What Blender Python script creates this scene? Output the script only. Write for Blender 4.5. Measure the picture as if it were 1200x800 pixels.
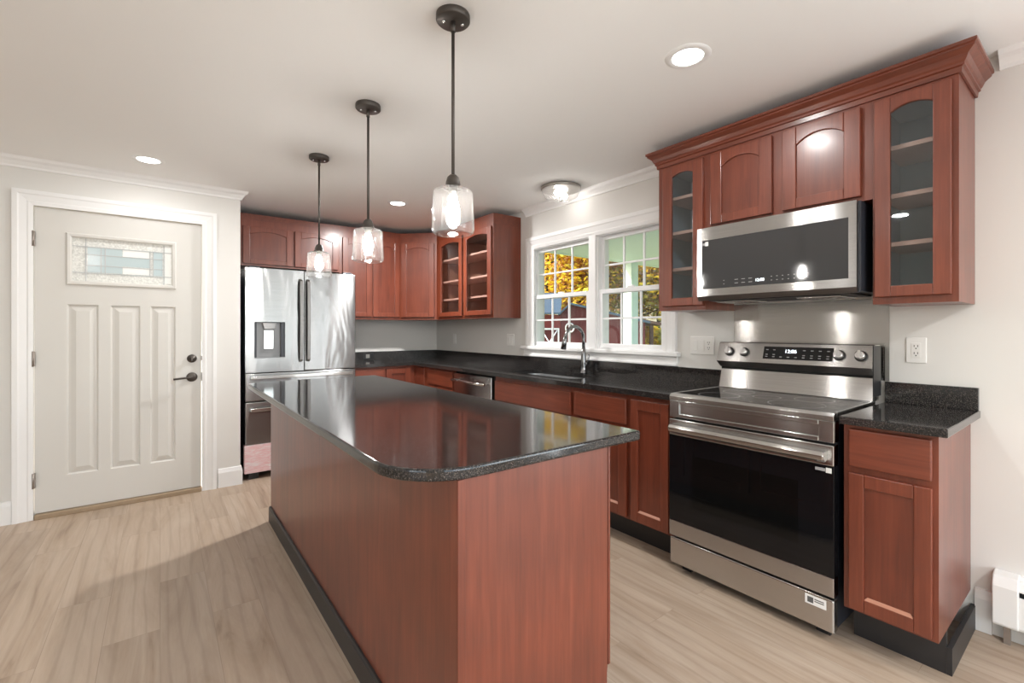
import bpy, bmesh, math, random
from mathutils import Vector, Matrix
random.seed(7)
for _o in list(bpy.data.objects):
    bpy.data.objects.remove(_o, do_unlink=True)
SC = bpy.context.scene
COL = SC.collection
PI = math.pi

# ------------------------------------------------------------------ camera, world, sun, large lights, exposure
F_PX, PX, CY = 544.4, 607.0, 386.9
cam = bpy.data.cameras.new('camera')
cam.sensor_width = 36.0
cam.lens = 36.0 * F_PX / 1200.0
cam.shift_x = -(PX - 600.0) / 1200.0
cam.shift_y = (CY - 400.0) / 1200.0
cam.clip_start = 0.05
cam.clip_end = 300
co = bpy.data.objects.new('camera', cam)
COL.objects.link(co)
co.location = (0, 0, 1.243)
co.rotation_euler = (PI / 2, 0, math.radians(-37.60))
SC.camera = co

SC.view_settings.view_transform = 'Standard'
SC.view_settings.look = 'None'
SC.view_settings.gamma = 1.0
SC.view_settings.use_curve_mapping = False
SC.view_settings.exposure = 0.30
try:
    SC.cycles.use_denoising = True
    SC.cycles.max_bounces = 10
    SC.cycles.diffuse_bounces = 8
    SC.cycles.glossy_bounces = 5
    SC.cycles.transparent_max_bounces = 16
    SC.cycles.sample_clamp_indirect = 6.0
    SC.cycles.caustics_reflective = False
    SC.cycles.caustics_refractive = False
    SC.cycles.blur_glossy = 0.5
except Exception:
    pass

world = bpy.data.worlds.new('sky')
SC.world = world
world.use_nodes = True
wn = world.node_tree.nodes
wl = world.node_tree.links
bg = wn['Background']
sky = wn.new('ShaderNodeTexSky')
sky.sky_type = 'NISHITA'
sky.sun_disc = False
sky.sun_elevation = math.radians(34)
sky.sun_rotation = math.radians(-60)
sky.air_density = 1.2
sky.dust_density = 2.0
wl.new(sky.outputs[0], bg.inputs[0])
bg.inputs[1].default_value = 0.34

sun = bpy.data.lights.new('sun', 'SUN')
sun.energy = 7.0
sun.angle = math.radians(1.0)
sun.color = (1.0, 0.95, 0.86)
so = bpy.data.objects.new('sun', sun)
COL.objects.link(so)
so.rotation_euler = Vector((0.62, -0.42, -0.62)).to_track_quat('-Z', 'Y').to_euler()

def area(name, loc, direction, sx, sy, power, color=(1, 1, 1)):
    l = bpy.data.lights.new(name, 'AREA')
    l.shape = 'RECTANGLE'
    l.size, l.size_y = sx, sy
    l.energy = power
    l.color = color
    o = bpy.data.objects.new(name, l)
    COL.objects.link(o)
    o.location = loc
    o.rotation_euler = Vector(direction).to_track_quat('-Z', 'Z').to_euler()
    return o

# daylight through the glazing behind the camera (openings in wall_rear and wall_right; the left light is added fill)
area('daylight_rear', (0.55, -3.30, 1.22), (0, 1, 0.55), 4.3, 1.9, 80, (0.90, 0.955, 1.0))
area('daylight_right', (2.80, -1.70, 1.20), (-1, 0, 0.35), 2.0, 1.9, 52, (0.90, 0.955, 1.0))
area('added_fill_left', (-3.70, -1.0, 1.25), (1, 0, 0.55), 3.2, 1.8, 14, (0.90, 0.955, 1.0))  # added fill light; no glazing known on this side

# ------------------------------------------------------------------ materials
def mat(name, color, rough=0.5, metal=0.0, spec=0.5, coat=0.0, emit=None, estr=0.0):
    m = bpy.data.materials.new(name)
    m.use_nodes = True
    b = m.node_tree.nodes['Principled BSDF']
    b.inputs['Base Color'].default_value = (*color, 1)
    b.inputs['Roughness'].default_value = rough
    b.inputs['Metallic'].default_value = metal
    b.inputs['Specular IOR Level'].default_value = spec
    b.inputs['Coat Weight'].default_value = coat
    if emit:
        b.inputs['Emission Color'].default_value = (*emit, 1)
        b.inputs['Emission Strength'].default_value = estr
    return m

def nodes(m):
    return m.node_tree.nodes, m.node_tree.links, m.node_tree.nodes['Principled BSDF']

def coords(m, scale, rot=(0, 0, 0)):
    n, l, b = nodes(m)
    tc = n.new('ShaderNodeTexCoord')
    mp = n.new('ShaderNodeMapping')
    mp.inputs['Scale'].default_value = scale
    mp.inputs['Rotation'].default_value = rot
    l.new(tc.outputs['Object'], mp.inputs[0])
    return mp

def noise(m, mp, scale, detail=4, rough=0.55, dist=0.0):
    n, l, b = nodes(m)
    t = n.new('ShaderNodeTexNoise')
    t.inputs['Scale'].default_value = scale
    t.inputs['Detail'].default_value = detail
    t.inputs['Roughness'].default_value = rough
    t.inputs['Distortion'].default_value = dist
    if mp is not None:
        l.new(mp.outputs[0], t.inputs['Vector'])
    return t

def ramp(m, src, stops):
    n, l, b = nodes(m)
    r = n.new('ShaderNodeValToRGB')
    e = r.color_ramp.elements
    while len(e) < len(stops):
        e.new(0.5)
    for i, (p, c) in enumerate(stops):
        e[i].position = p
        e[i].color = (*c, 1)
    l.new(src, r.inputs[0])
    return r

def mixc(m, fac, a, b_, mode='MIX'):
    n, l, b = nodes(m)
    x = n.new('ShaderNodeMix')
    x.data_type = 'RGBA'
    x.blend_type = mode
    for sock, v in ((x.inputs[0], fac), (x.inputs[6], a), (x.inputs[7], b_)):
        if isinstance(v, (int, float)):
            sock.default_value = v
        elif isinstance(v, tuple):
            sock.default_value = (*v, 1)
        else:
            l.new(v, sock)
    return x.outputs[2]

def bump(m, src, strength, dist=0.002):
    n, l, b = nodes(m)
    bp = n.new('ShaderNodeBump')
    bp.inputs['Strength'].default_value = strength
    bp.inputs['Distance'].default_value = dist
    l.new(src, bp.inputs['Height'])
    l.new(bp.outputs[0], b.inputs['Normal'])

def wood(name, dark, mid, light, axis='z', rough=0.42):
    m = mat(name, mid, rough, coat=0.5, spec=0.5)
    n, l, b = nodes(m)
    b.inputs['Coat Roughness'].default_value = 0.20
    s = {'z': (14, 14, 1.1), 'x': (1.1, 14, 14), 'y': (14, 1.1, 14)}[axis]
    mp = coords(m, s)
    a = noise(m, mp, 2.2, 6, 0.6, 0.5)
    s2 = {'z': (110, 110, 3), 'x': (3, 110, 110), 'y': (110, 3, 110)}[axis]
    c = noise(m, coords(m, s2), 1.5, 3, 0.5)
    big = noise(m, coords(m, (3, 3, 3)), 1.3, 2, 0.5)
    r = ramp(m, a.outputs[0], [(0.18, dark), (0.5, mid), (0.86, light)])
    r2 = ramp(m, c.outputs[0], [(0.35, (0.90, 0.89, 0.89)), (0.65, (1.05, 1.05, 1.05))])
    r3 = ramp(m, big.outputs[0], [(0.3, (0.86, 0.86, 0.86)), (0.7, (1.12, 1.1, 1.08))])
    k = mixc(m, 1.0, r.outputs[0], r2.outputs[0], 'MULTIPLY')
    k = mixc(m, 1.0, k, r3.outputs[0], 'MULTIPLY')
    l.new(k, b.inputs['Base Color'])
    bump(m, c.outputs[0], 0.06, 0.001)
    return m

def steel(name, col=(0.60, 0.59, 0.575), rough=0.30, aniso=0.75, rot=0.25):
    m = mat(name, col, rough, metal=1.0)
    n, l, b = nodes(m)
    b.inputs['Anisotropic'].default_value = aniso
    b.inputs['Anisotropic Rotation'].default_value = rot
    tg = n.new('ShaderNodeTangent')
    tg.direction_type = 'UV_MAP'
    tg.uv_map = 'UVMap'
    l.new(tg.outputs[0], b.inputs['Tangent'])
    mp = coords(m, (3, 3, 260))
    t = noise(m, mp, 1.0, 3, 0.6)
    r = ramp(m, t.outputs[0], [(0.3, tuple(c * 0.92 for c in col)), (0.7, tuple(min(1, c * 1.07) for c in col))])
    l.new(r.outputs[0], b.inputs['Base Color'])
    return m

def glass(name, tint=(1, 1, 1), refl=1.0, ior=1.5, rough=0.02, haze=0.0):
    m = bpy.data.materials.new(name)
    m.use_nodes = True
    n, l = m.node_tree.nodes, m.node_tree.links
    n.clear()
    out = n.new('ShaderNodeOutputMaterial')
    tr = n.new('ShaderNodeBsdfTransparent')
    tr.inputs[0].default_value = (*tint, 1)
    gl = n.new('ShaderNodeBsdfGlossy')
    gl.inputs['Roughness'].default_value = rough
    fr = n.new('ShaderNodeFresnel')
    ge = n.new('ShaderNodeNewGeometry')
    ir = n.new('ShaderNodeMapRange')
    ir.inputs['To Min'].default_value = ior
    ir.inputs['To Max'].default_value = 1.0 / ior
    l.new(ge.outputs['Backfacing'], ir.inputs['Value'])
    l.new(ir.outputs[0], fr.inputs[0])
    mul = n.new('ShaderNodeMath')
    mul.operation = 'MULTIPLY'
    mul.use_clamp = True
    mul.inputs[1].default_value = refl
    l.new(fr.outputs[0], mul.inputs[0])
    mx = n.new('ShaderNodeMixShader')
    l.new(mul.outputs[0], mx.inputs[0])
    l.new(tr.outputs[0], mx.inputs[1])
    l.new(gl.outputs[0], mx.inputs[2])
    last = mx
    if haze > 0:
        df = n.new('ShaderNodeBsdfTranslucent')
        df.inputs[0].default_value = (0.9, 0.9, 0.9, 1)
        m2 = n.new('ShaderNodeMixShader')
        m2.inputs[0].default_value = haze
        l.new(mx.outputs[0], m2.inputs[1])
        l.new(df.outputs[0], m2.inputs[2])
        last = m2
    l.new(last.outputs[0], out.inputs[0])
    return m

def emis(name, col, strength):
    m = bpy.data.materials.new(name)
    m.use_nodes = True
    n, l = m.node_tree.nodes, m.node_tree.links
    n.clear()
    out = n.new('ShaderNodeOutputMaterial')
    e = n.new('ShaderNodeEmission')
    e.inputs[0].default_value = (*col, 1)
    e.inputs[1].default_value = strength
    l.new(e.outputs[0], out.inputs[0])
    return m

M = {}
M['wall'] = mat('wall_paint', (0.72, 0.708, 0.685), 0.75, spec=0.25)
bump(M['wall'], noise(M['wall'], coords(M['wall'], (1, 1, 1)), 220, 3).outputs[0], 0.05, 0.001)
M['ceil'] = mat('ceiling_paint', (0.90, 0.90, 0.895), 0.85, spec=0.2)
bump(M['ceil'], noise(M['ceil'], coords(M['ceil'], (1, 1, 1)), 90, 3).outputs[0], 0.06, 0.002)
M['white'] = mat('white_trim_paint', (0.84, 0.84, 0.84), 0.38)
M['vinyl'] = mat('white_vinyl', (0.85, 0.86, 0.87), 0.35)
M['door'] = mat('door_paint', (0.66, 0.645, 0.612), 0.42)
M['plate'] = mat('white_plastic', (0.80, 0.79, 0.77), 0.35)
M['slot'] = mat('dark_slot', (0.03, 0.03, 0.03), 0.6)
W = ((0.110, 0.023, 0.0095), (0.160, 0.034, 0.0145), (0.215, 0.052, 0.024))
M['wood'] = wood('cherry_stained_wood', *W, axis='z')
M['woodx'] = wood('cherry_stained_wood_across', *W, axis='x')
M['woody'] = wood('cherry_stained_wood_deep', *W, axis='y')
M['woodp'] = wood('cherry_stained_panel', (0.095, 0.020, 0.0088), (0.138, 0.029, 0.013), (0.185, 0.044, 0.021), axis='z', rough=0.38)
M['bead'] = mat('worn_and_lit_edge_stain', (0.42, 0.19, 0.12), 0.4)  # worn edge; light caught on the chamfer is also put into this colour
M['woodin'] = mat('dark_cabinet_inside', (0.17, 0.085, 0.055), 0.6)
M['bluein'] = mat('blue_grey_cabinet_inside', (0.17, 0.24, 0.285), 0.6)
M['shelf'] = mat('pale_shelf', (0.42, 0.25, 0.20), 0.5)
M['steel'] = steel('brushed_steel', rough=0.20, aniso=1.0)
M['steelv'] = steel('brushed_steel_appliance', (0.54, 0.535, 0.53), 0.21, 1.0)
M['steelf'] = steel('brushed_steel_refrigerator', (0.34, 0.34, 0.34), 0.23, 0.97)
_m = M['steelf']
bump(_m, noise(_m, coords(_m, (5.5, 5.5, 1.6)), 1.0, 2, 0.5, 0.6).outputs[0], 0.32, 0.02)
M['steel_dark'] = steel('dark_brushed_steel', (0.22, 0.21, 0.205), 0.32)
M['dispgrey'] = mat('dispenser_grey', (0.23, 0.23, 0.235), 0.45, metal=0.4)
M['chrome'] = mat('polished_steel', (0.75, 0.75, 0.75), 0.12, metal=1.0)
M['blackgl'] = mat('black_glass', (0.006, 0.006, 0.007), 0.05, spec=0.35)
M['mwglass'] = mat('grey_black_glass', (0.035, 0.036, 0.038), 0.05, spec=0.75)
M['black'] = mat('black_plastic', (0.014, 0.014, 0.015), 0.42)
M['gap'] = mat('black_gap', (0.006, 0.006, 0.006), 0.8)
M['navy'] = mat('dark_appliance_side', (0.022, 0.024, 0.032), 0.4)
M['kick'] = mat('black_base_board', (0.020, 0.019, 0.020), 0.42)
M['bronze'] = mat('oil_rubbed_bronze', (0.085, 0.074, 0.066), 0.45, metal=0.6)
M['hinge'] = mat('worn_hinge_metal', (0.36, 0.32, 0.29), 0.4, metal=0.8)
M['nickel'] = mat('brushed_nickel', (0.42, 0.40, 0.37), 0.35, metal=1.0)
M['faucet'] = mat('gunmetal_faucet', (0.23, 0.23, 0.235), 0.22, metal=1.0)
M['sink'] = mat('steel_sink', (0.60, 0.61, 0.62), 0.38, metal=1.0)
M['glass'] = glass('clear_glass', refl=1.0)
M['cabglass'] = glass('cabinet_glass', refl=1.6, tint=(0.93, 0.96, 0.97))
M['shade'] = glass('seeded_shade_glass', (0.98, 0.98, 0.98), refl=1.3, ior=1.45, rough=0.05, haze=0.010)
M['bowl'] = glass('flush_bowl_glass', (0.97, 0.96, 0.95), refl=1.3, rough=0.05, haze=0.05)
M['bulb'] = emis('warm_bulb_glow', (1.0, 0.96, 0.90), 150)
M['bulbf'] = emis('flush_bulb_glow', (1.0, 0.96, 0.91), 45)
M['can'] = emis('recessed_led_glow', (1.0, 0.985, 0.95), 14)
M['digit'] = emis('display_digits', (0.9, 0.97, 1.0), 3.0)
M['legend'] = mat('panel_legends', (0.35, 0.35, 0.36), 0.5)
M['sticker'] = mat('white_sticker', (0.80, 0.80, 0.79), 0.5)
M['print'] = mat('sticker_print', (0.10, 0.10, 0.10), 0.6)
M['heater'] = mat('white_enamel', (0.82, 0.82, 0.81), 0.35)
M['thresh'] = mat('tan_threshold', (0.34, 0.25, 0.16), 0.5)
M['came'] = mat('lead_came', (0.45, 0.46, 0.46), 0.35, metal=0.7)

m = M['granite'] = mat('black_speckled_granite', (0.012, 0.012, 0.013), 0.09, spec=0.6)
n_, l_, b_ = nodes(m)
vo = n_.new('ShaderNodeTexVoronoi')
vo.inputs['Scale'].default_value = 230
l_.new(coords(m, (1, 1, 1)).outputs[0], vo.inputs['Vector'])
sp = ramp(m, vo.outputs['Distance'], [(0.0, (0.22, 0.185, 0.165)), (0.26, (0.075, 0.064, 0.058)), (0.46, (0.016, 0.015, 0.015))])
nz = noise(m, coords(m, (1, 1, 1)), 150, 3)
rz = ramp(m, nz.outputs[0], [(0.34, (0.25, 0.25, 0.25)), (0.56, (1, 1, 1))])
l_.new(mixc(m, rz.outputs[0], (0.012, 0.012, 0.013), sp.outputs[0]), b_.inputs['Base Color'])

# light oak planks running along y
m = M['floor'] = mat('light_oak_planks', (0.5, 0.4, 0.3), 0.42, spec=0.4)
n_, l_, b_ = nodes(m)
mpb = coords(m, (1, 1, 1), (0, 0, PI / 2))
br = n_.new('ShaderNodeTexBrick')
br.offset = 0.37
br.inputs['Scale'].default_value = 1.0
br.inputs['Brick Width'].default_value = 1.22
br.inputs['Row Height'].default_value = 0.182
br.inputs['Mortar Size'].default_value = 0.0011
br.inputs['Mortar Smooth'].default_value = 0.3
br.inputs['Bias'].default_value = 0.0
br.inputs['Color1'].default_value = (0.93, 0.93, 0.93, 1)
br.inputs['Color2'].default_value = (1.04, 1.04, 1.035, 1)
br.inputs['Mortar'].default_value = (0.78, 0.76, 0.74, 1)
l_.new(mpb.outputs[0], br.inputs['Vector'])
# each plank shifts its own grain
shift = n_.new('ShaderNodeVectorMath')
shift.operation = 'MULTIPLY_ADD'
l_.new(br.outputs['Color'], shift.inputs[0])
shift.inputs[1].default_value = (37, 53, 11)
tcn = n_.new('ShaderNodeTexCoord')
l_.new(tcn.outputs['Object'], shift.inputs[2])
mg = n_.new('ShaderNodeMapping')
mg.inputs['Scale'].default_value = (6, 0.8, 1)
l_.new(shift.outputs[0], mg.inputs[0])
g1 = noise(m, mg, 1.0, 6, 0.62, 1.3)
wv = n_.new('ShaderNodeTexWave')
wv.wave_type = 'BANDS'
wv.bands_direction = 'X'
wv.inputs['Scale'].default_value = 0.9
wv.inputs['Distortion'].default_value = 9.0
wv.inputs['Detail'].default_value = 3.0
wv.inputs['Detail Scale'].default_value = 0.8
l_.new(mg.outputs[0], wv.inputs['Vector'])
g2 = noise(m, coords(m, (90, 4, 1)), 1.0, 3, 0.6)
gr = ramp(m, g1.outputs[0], [(0.27, (0.235, 0.168, 0.120)), (0.38, (0.375, 0.284, 0.208)), (0.55, (0.44, 0.347, 0.268)), (0.75, (0.50, 0.408, 0.325))])
wr = ramp(m, wv.outputs[0], [(0.0, (0.90, 0.885, 0.87)), (0.20, (1.0, 1.0, 1.0)), (1.0, (1.02, 1.02, 1.02))])
fr_ = ramp(m, g2.outputs[0], [(0.35, (0.965, 0.96, 0.955)), (0.65, (1.02, 1.02, 1.02))])
k = mixc(m, 1.0, gr.outputs[0], wr.outputs[0], 'MULTIPLY')
k = mixc(m, 1.0, k, fr_.outputs[0], 'MULTIPLY')
k = mixc(m, 1.0, k, br.outputs['Color'], 'MULTIPLY')
l_.new(k, b_.inputs['Base Color'])
bump(m, br.outputs['Fac'], -0.15, 0.001)

# pink and white protective film at the fridge's foot
m = M['film'] = mat('pink_white_film', (0.8, 0.6, 0.6), 0.35)
n_, l_, b_ = nodes(m)
fz = noise(m, coords(m, (4, 4, 60)), 2.0, 4, 0.6, 0.8)
l_.new(ramp(m, fz.outputs[0], [(0.38, (0.78, 0.72, 0.73)), (0.52, (0.75, 0.42, 0.44)), (0.62, (0.80, 0.74, 0.74))]).outputs[0], b_.inputs['Base Color'])

# textured leaded door glass
m = M['leaded'] = mat('textured_door_glass', (0.72, 0.74, 0.73), 0.18, spec=0.7)
n_, l_, b_ = nodes(m)
lz = noise(m, coords(m, (1, 1, 1)), 95, 4, 0.6)
l_.new(ramp(m, lz.outputs[0], [(0.35, (0.60, 0.60, 0.57)), (0.65, (0.82, 0.82, 0.78))]).outputs[0], b_.inputs['Base Color'])
bump(m, lz.outputs[0], 0.4, 0.004)
M['leadedblue'] = mat('blue_door_glass', (0.50, 0.60, 0.62), 0.12, spec=0.7)
M['leadedwhite'] = mat('white_door_glass', (0.86, 0.87, 0.85), 0.12, spec=0.7)

# outdoors
def leafmat(name, c1, c2, c3):
    m = mat(name, c2, 0.6, spec=0.2)
    n, l, b = nodes(m)
    t = noise(m, coords(m, (1, 1, 1)), 1.6, 4, 0.7)
    l.new(ramp(m, t.outputs[0], [(0.33, c1), (0.5, c2), (0.66, c3)]).outputs[0], b.inputs['Base Color'])
    return m
M['leafy'] = leafmat('yellow_leaves', (0.62, 0.34, 0.02), (0.85, 0.60, 0.03), (0.95, 0.80, 0.10))
M['leafo'] = leafmat('orange_leaves', (0.36, 0.17, 0.04), (0.66, 0.36, 0.10), (0.82, 0.60, 0.24))
M['leafg'] = leafmat('olive_leaves', (0.16, 0.18, 0.03), (0.42, 0.38, 0.05), (0.75, 0.62, 0.10))
M['bark'] = mat('tree_bark', (0.07, 0.055, 0.04), 0.9)
M['lawn'] = leafmat('autumn_lawn', (0.14, 0.17, 0.06), (0.24, 0.27, 0.12), (0.38, 0.34, 0.18))
M['mint'] = mat('mint_porch_paint', (0.72, 0.88, 0.82), 0.6)
M['barn'] = mat('barn_red_boards', (0.20, 0.035, 0.030), 0.7)
n_, l_, b_ = nodes(M['barn'])
bw = n_.new('ShaderNodeTexWave')
bw.bands_direction = 'Y'
bw.inputs['Scale'].default_value = 2.2
l_.new(coords(M['barn'], (1, 1, 1)).outputs[0], bw.inputs['Vector'])
l_.new(ramp(M['barn'], bw.outputs[0], [(0.05, (0.10, 0.016, 0.015)), (0.2, (0.21, 0.036, 0.032))]).outputs[0], b_.inputs['Base Color'])
M['roofblue'] = mat('slate_blue_roof', (0.055, 0.10, 0.145), 0.6)
M['brown'] = mat('brown_shelter_wood', (0.13, 0.075, 0.05), 0.7)
M['wreath'] = mat('green_wreath', (0.05, 0.12, 0.05), 0.8)

# ------------------------------------------------------------------ geometry helpers
class MB:
    def __init__(s):
        s.v, s.f, s.sm = [], [], []
    def add(s, verts, faces, smooth=False):
        o = len(s.v)
        s.v += [tuple(p) for p in verts]
        for f in faces:
            s.f.append(tuple(i + o for i in f))
            s.sm.append(smooth)
        return s
    def box(s, x0, x1, y0, y1, z0, z1):
        return s.add([(x0, y0, z0), (x1, y0, z0), (x1, y1, z0), (x0, y1, z0), (x0, y0, z1), (x1, y0, z1), (x1, y1, z1), (x0, y1, z1)],
                     [(0, 3, 2, 1), (4, 5, 6, 7), (0, 1, 5, 4), (1, 2, 6, 5), (2, 3, 7, 6), (3, 0, 4, 7)])
    def prism(s, poly, a0, a1, axis='z'):
        """poly: 2D points; axis z -> (x,y); axis y -> (x,z); axis x -> (y,z)"""
        def P(p, a):
            return {'z': (p[0], p[1], a), 'y': (p[0], a, p[1]), 'x': (a, p[0], p[1])}[axis]
        n = len(poly)
        return s.add([P(p, a0) for p in poly] + [P(p, a1) for p in poly],
                     [tuple(range(n)), tuple(range(2 * n - 1, n - 1, -1))] + [(i, i + n, (i + 1) % n + n, (i + 1) % n) for i in range(n)])
    def lathe(s, prof, c=(0, 0, 0), axis='z', seg=32, cap=True):
        """prof: list of (r, h)"""
        vs, fs = [], []
        for r, h in prof:
            for k in range(seg):
                a = 2 * PI * k / seg
                p, q = r * math.cos(a), r * math.sin(a)
                vs.append({'z': (c[0] + p, c[1] + q, c[2] + h), 'y': (c[0] + p, c[1] + h, c[2] + q), 'x': (c[0] + h, c[1] + p, c[2] + q)}[axis])
        for i in range(len(prof) - 1):
            for k in range(seg):
                k2 = (k + 1) % seg
                fs.append((i * seg + k, i * seg + k2, (i + 1) * seg + k2, (i + 1) * seg + k))
        s.add(vs, fs, True)
        if cap:
            o = len(s.v) - len(vs)
            for i in (0, len(prof) - 1):
                if prof[i][0] > 1e-6:
                    s.f.append(tuple(o + i * seg + k for k in range(seg)))
                    s.sm.append(False)
        return s
    def tube(s, path, r, seg=12, r_end=None):
        pts = [Vector(p) for p in path]
        vs, fs = [], []
        up = Vector((0, 0, 1))
        for i, p in enumerate(pts):
            d = (pts[min(i + 1, len(pts) - 1)] - pts[max(i - 1, 0)]).normalized()
            a = d.cross(up)
            if a.length < 1e-3:
                a = d.cross(Vector((0, 1, 0)))
            a.normalize()
            b = d.cross(a).normalized()
            rr = r if r_end is None else r + (r_end - r) * i / (len(pts) - 1)
            for k in range(seg):
                t = 2 * PI * k / seg
                vs.append(p + a * rr * math.cos(t) + b * rr * math.sin(t))
        n = len(pts)
        for i in range(n - 1):
            for k in range(seg):
                k2 = (k + 1) % seg
                fs.append((i * seg + k, i * seg + k2, (i + 1) * seg + k2, (i + 1) * seg + k))
        s.add(vs, fs, True)
        o = len(s.v) - len(vs)
        s.f += [tuple(o + k for k in range(seg)), tuple(o + (n - 1) * seg + k for k in reversed(range(seg)))]
        s.sm += [False, False]
        return s
    def sweep(s, path, prof, mapf, side=1, closed=False):
        """path: 2D polyline; prof: closed 2D profile (out, t); mitred corners; mapf(p2, t) -> 3D"""
        n = len(path)
        P = [Vector(p) for p in path]
        rings = []
        for i in range(n):
            if closed:
                d0, d1 = (P[i] - P[i - 1]).normalized(), (P[(i + 1) % n] - P[i]).normalized()
            else:
                d1 = (P[min(i + 1, n - 1)] - P[i]) if i < n - 1 else (P[i] - P[i - 1])
                d0 = (P[i] - P[i - 1]) if i > 0 else d1
                d0, d1 = d0.normalized(), d1.normalized()
            n0, n1 = Vector((-d0.y, d0.x)) * side, Vector((-d1.y, d1.x)) * side
            mv = (n0 + n1)
            mv = mv / max(mv.dot(n0), 1e-6)
            rings.append([mapf(P[i] + mv * o, t) for o, t in prof])
        k = len(prof)
        vs = [v for r in rings for v in r]
        fs = []
        for i in range(n if closed else n - 1):
            j = (i + 1) % n
            for a in range(k):
                b = (a + 1) % k
                fs.append((i * k + a, i * k + b, j * k + b, j * k + a))
        if not closed:
            fs += [tuple(range(k)), tuple((n - 1) * k + a for a in reversed(range(k)))]
        return s.add(vs, fs)
    def build(s, name, material, parent=None, bevel=0.0, seg=2, fix=True):
        me = bpy.data.meshes.new(name)
        me.from_pydata([tuple(v) for v in s.v], [], s.f)
        for p, sm in zip(me.polygons, s.sm):
            p.use_smooth = sm
        if fix:
            bm = bmesh.new()
            bm.from_mesh(me)
            bmesh.ops.recalc_face_normals(bm, faces=bm.faces)
            bm.to_mesh(me)
            bm.free()
        uv = me.uv_layers.new(name='UVMap')
        for p in me.polygons:
            n = p.normal
            ax = max(range(3), key=lambda i: abs(n[i]))
            for li in p.loop_indices:
                c = me.vertices[me.loops[li].vertex_index].co
                uv.data[li].uv = (c.y, c.z) if ax == 0 else ((c.x, c.z) if ax == 1 else (c.x, c.y))
        me.materials.append(material)
        o = bpy.data.objects.new(name, me)
        COL.objects.link(o)
        if parent is not None:
            o.parent = parent
        if bevel > 0:
            bv = o.modifiers.new('edge', 'BEVEL')
            bv.width = bevel
            bv.segments = seg
            bv.limit_method = 'ANGLE'
            bv.angle_limit = math.radians(40)
        return o

def tag(o, label=None, cat=None, group=None, kind=None):
    if label: o['label'] = label
    if cat: o['category'] = cat
    if group: o['group'] = group
    if kind: o['kind'] = kind
    return o

def thing(name, label, cat, loc=(0, 0, 0), rz=0.0, group=None, kind=None):
    o = bpy.data.objects.new(name, None)
    o.empty_display_size = 0.1
    COL.objects.link(o)
    o.location = loc
    o.rotation_euler = (0, 0, rz)
    return tag(o, label, cat, group, kind)

def struct(name, mb, material, bevel=0.0, label=None):
    o = mb.build(name, material, None, bevel)
    tag(o, label, kind='structure')
    return o

def copy_tree(o, parent=None):
    c = o.copy()
    COL.objects.link(c)
    if parent is not None:
        c.parent = parent
    for ch in list(o.children):
        copy_tree(ch, c)
    return c

def text(name, body, size, loc, rot, material, parent, extrude=0.0003):
    cu = bpy.data.curves.new(name, 'FONT')
    cu.body = body
    cu.size = size
    cu.extrude = extrude
    cu.align_x = 'CENTER'
    cu.align_y = 'CENTER'
    cu.materials.append(material)
    tmp = bpy.data.objects.new(name + '_curve', cu)
    COL.objects.link(tmp)
    dg = bpy.context.evaluated_depsgraph_get()
    me = bpy.data.meshes.new_from_object(tmp.evaluated_get(dg))
    bpy.data.objects.remove(tmp, do_unlink=True)
    o = bpy.data.objects.new(name, me)
    COL.objects.link(o)
    if not me.materials:
        me.materials.append(material)
    o.parent = parent
    o.location = loc
    o.rotation_euler = rot
    return o
FRONT = (PI / 2, 0, 0)          # text standing on a local xz face, read from -y
RW = -PI / 2                     # local frame of units on the right wall (front faces -x)

# ------------------------------------------------------------------ room shell
XW, YB, YD, XC0, ZC = 2.70, 5.156, 4.352, 0.514, 2.36
XL, YR = -3.6, -3.2
WT = 0.16
struct('floor', MB().box(XL - WT, XW + WT, YR - WT, YB + WT, -0.06, 0.0), M['floor'])
struct('ceiling', MB().box(XL - WT, XW + WT, YR - WT, YB + WT, ZC, ZC + 0.10), M['ceil'])
WY0, WY1, WZ0, WZ1 = 1.870, 3.305, 1.085, 1.990     # kitchen window opening
GY0, GY1, GZ0_, GZ1_ = -2.7, -0.7, 0.20, 2.20
struct('wall_right', MB().box(XW, XW + WT, GY1, WY0, 0, ZC).box(XW, XW + WT, YR - WT, GY0, 0, ZC).box(XW, XW + WT, GY0, GY1, 0, GZ0_).box(XW, XW + WT, GY0, GY1, GZ1_, ZC).box(XW, XW + WT, WY1, YB + WT, 0, ZC)
       .box(XW, XW + WT, WY0, WY1, 0, WZ0).box(XW, XW + WT, WY0, WY1, WZ1, ZC), M['wall'])
struct('wall_back', MB().box(XC0, XW, YB, YB + WT, 0, ZC), M['wall'])
DX0, DX1, DZ = -0.665, 0.262, 2.070                   # front door opening
struct('wall_door', MB().box(XL, DX0, YD, YD + WT, 0, ZC).box(DX0, DX1, YD, YD + WT, DZ, ZC).box(DX1, XC0, YD, YB + WT, 0, ZC), M['wall'])
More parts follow.
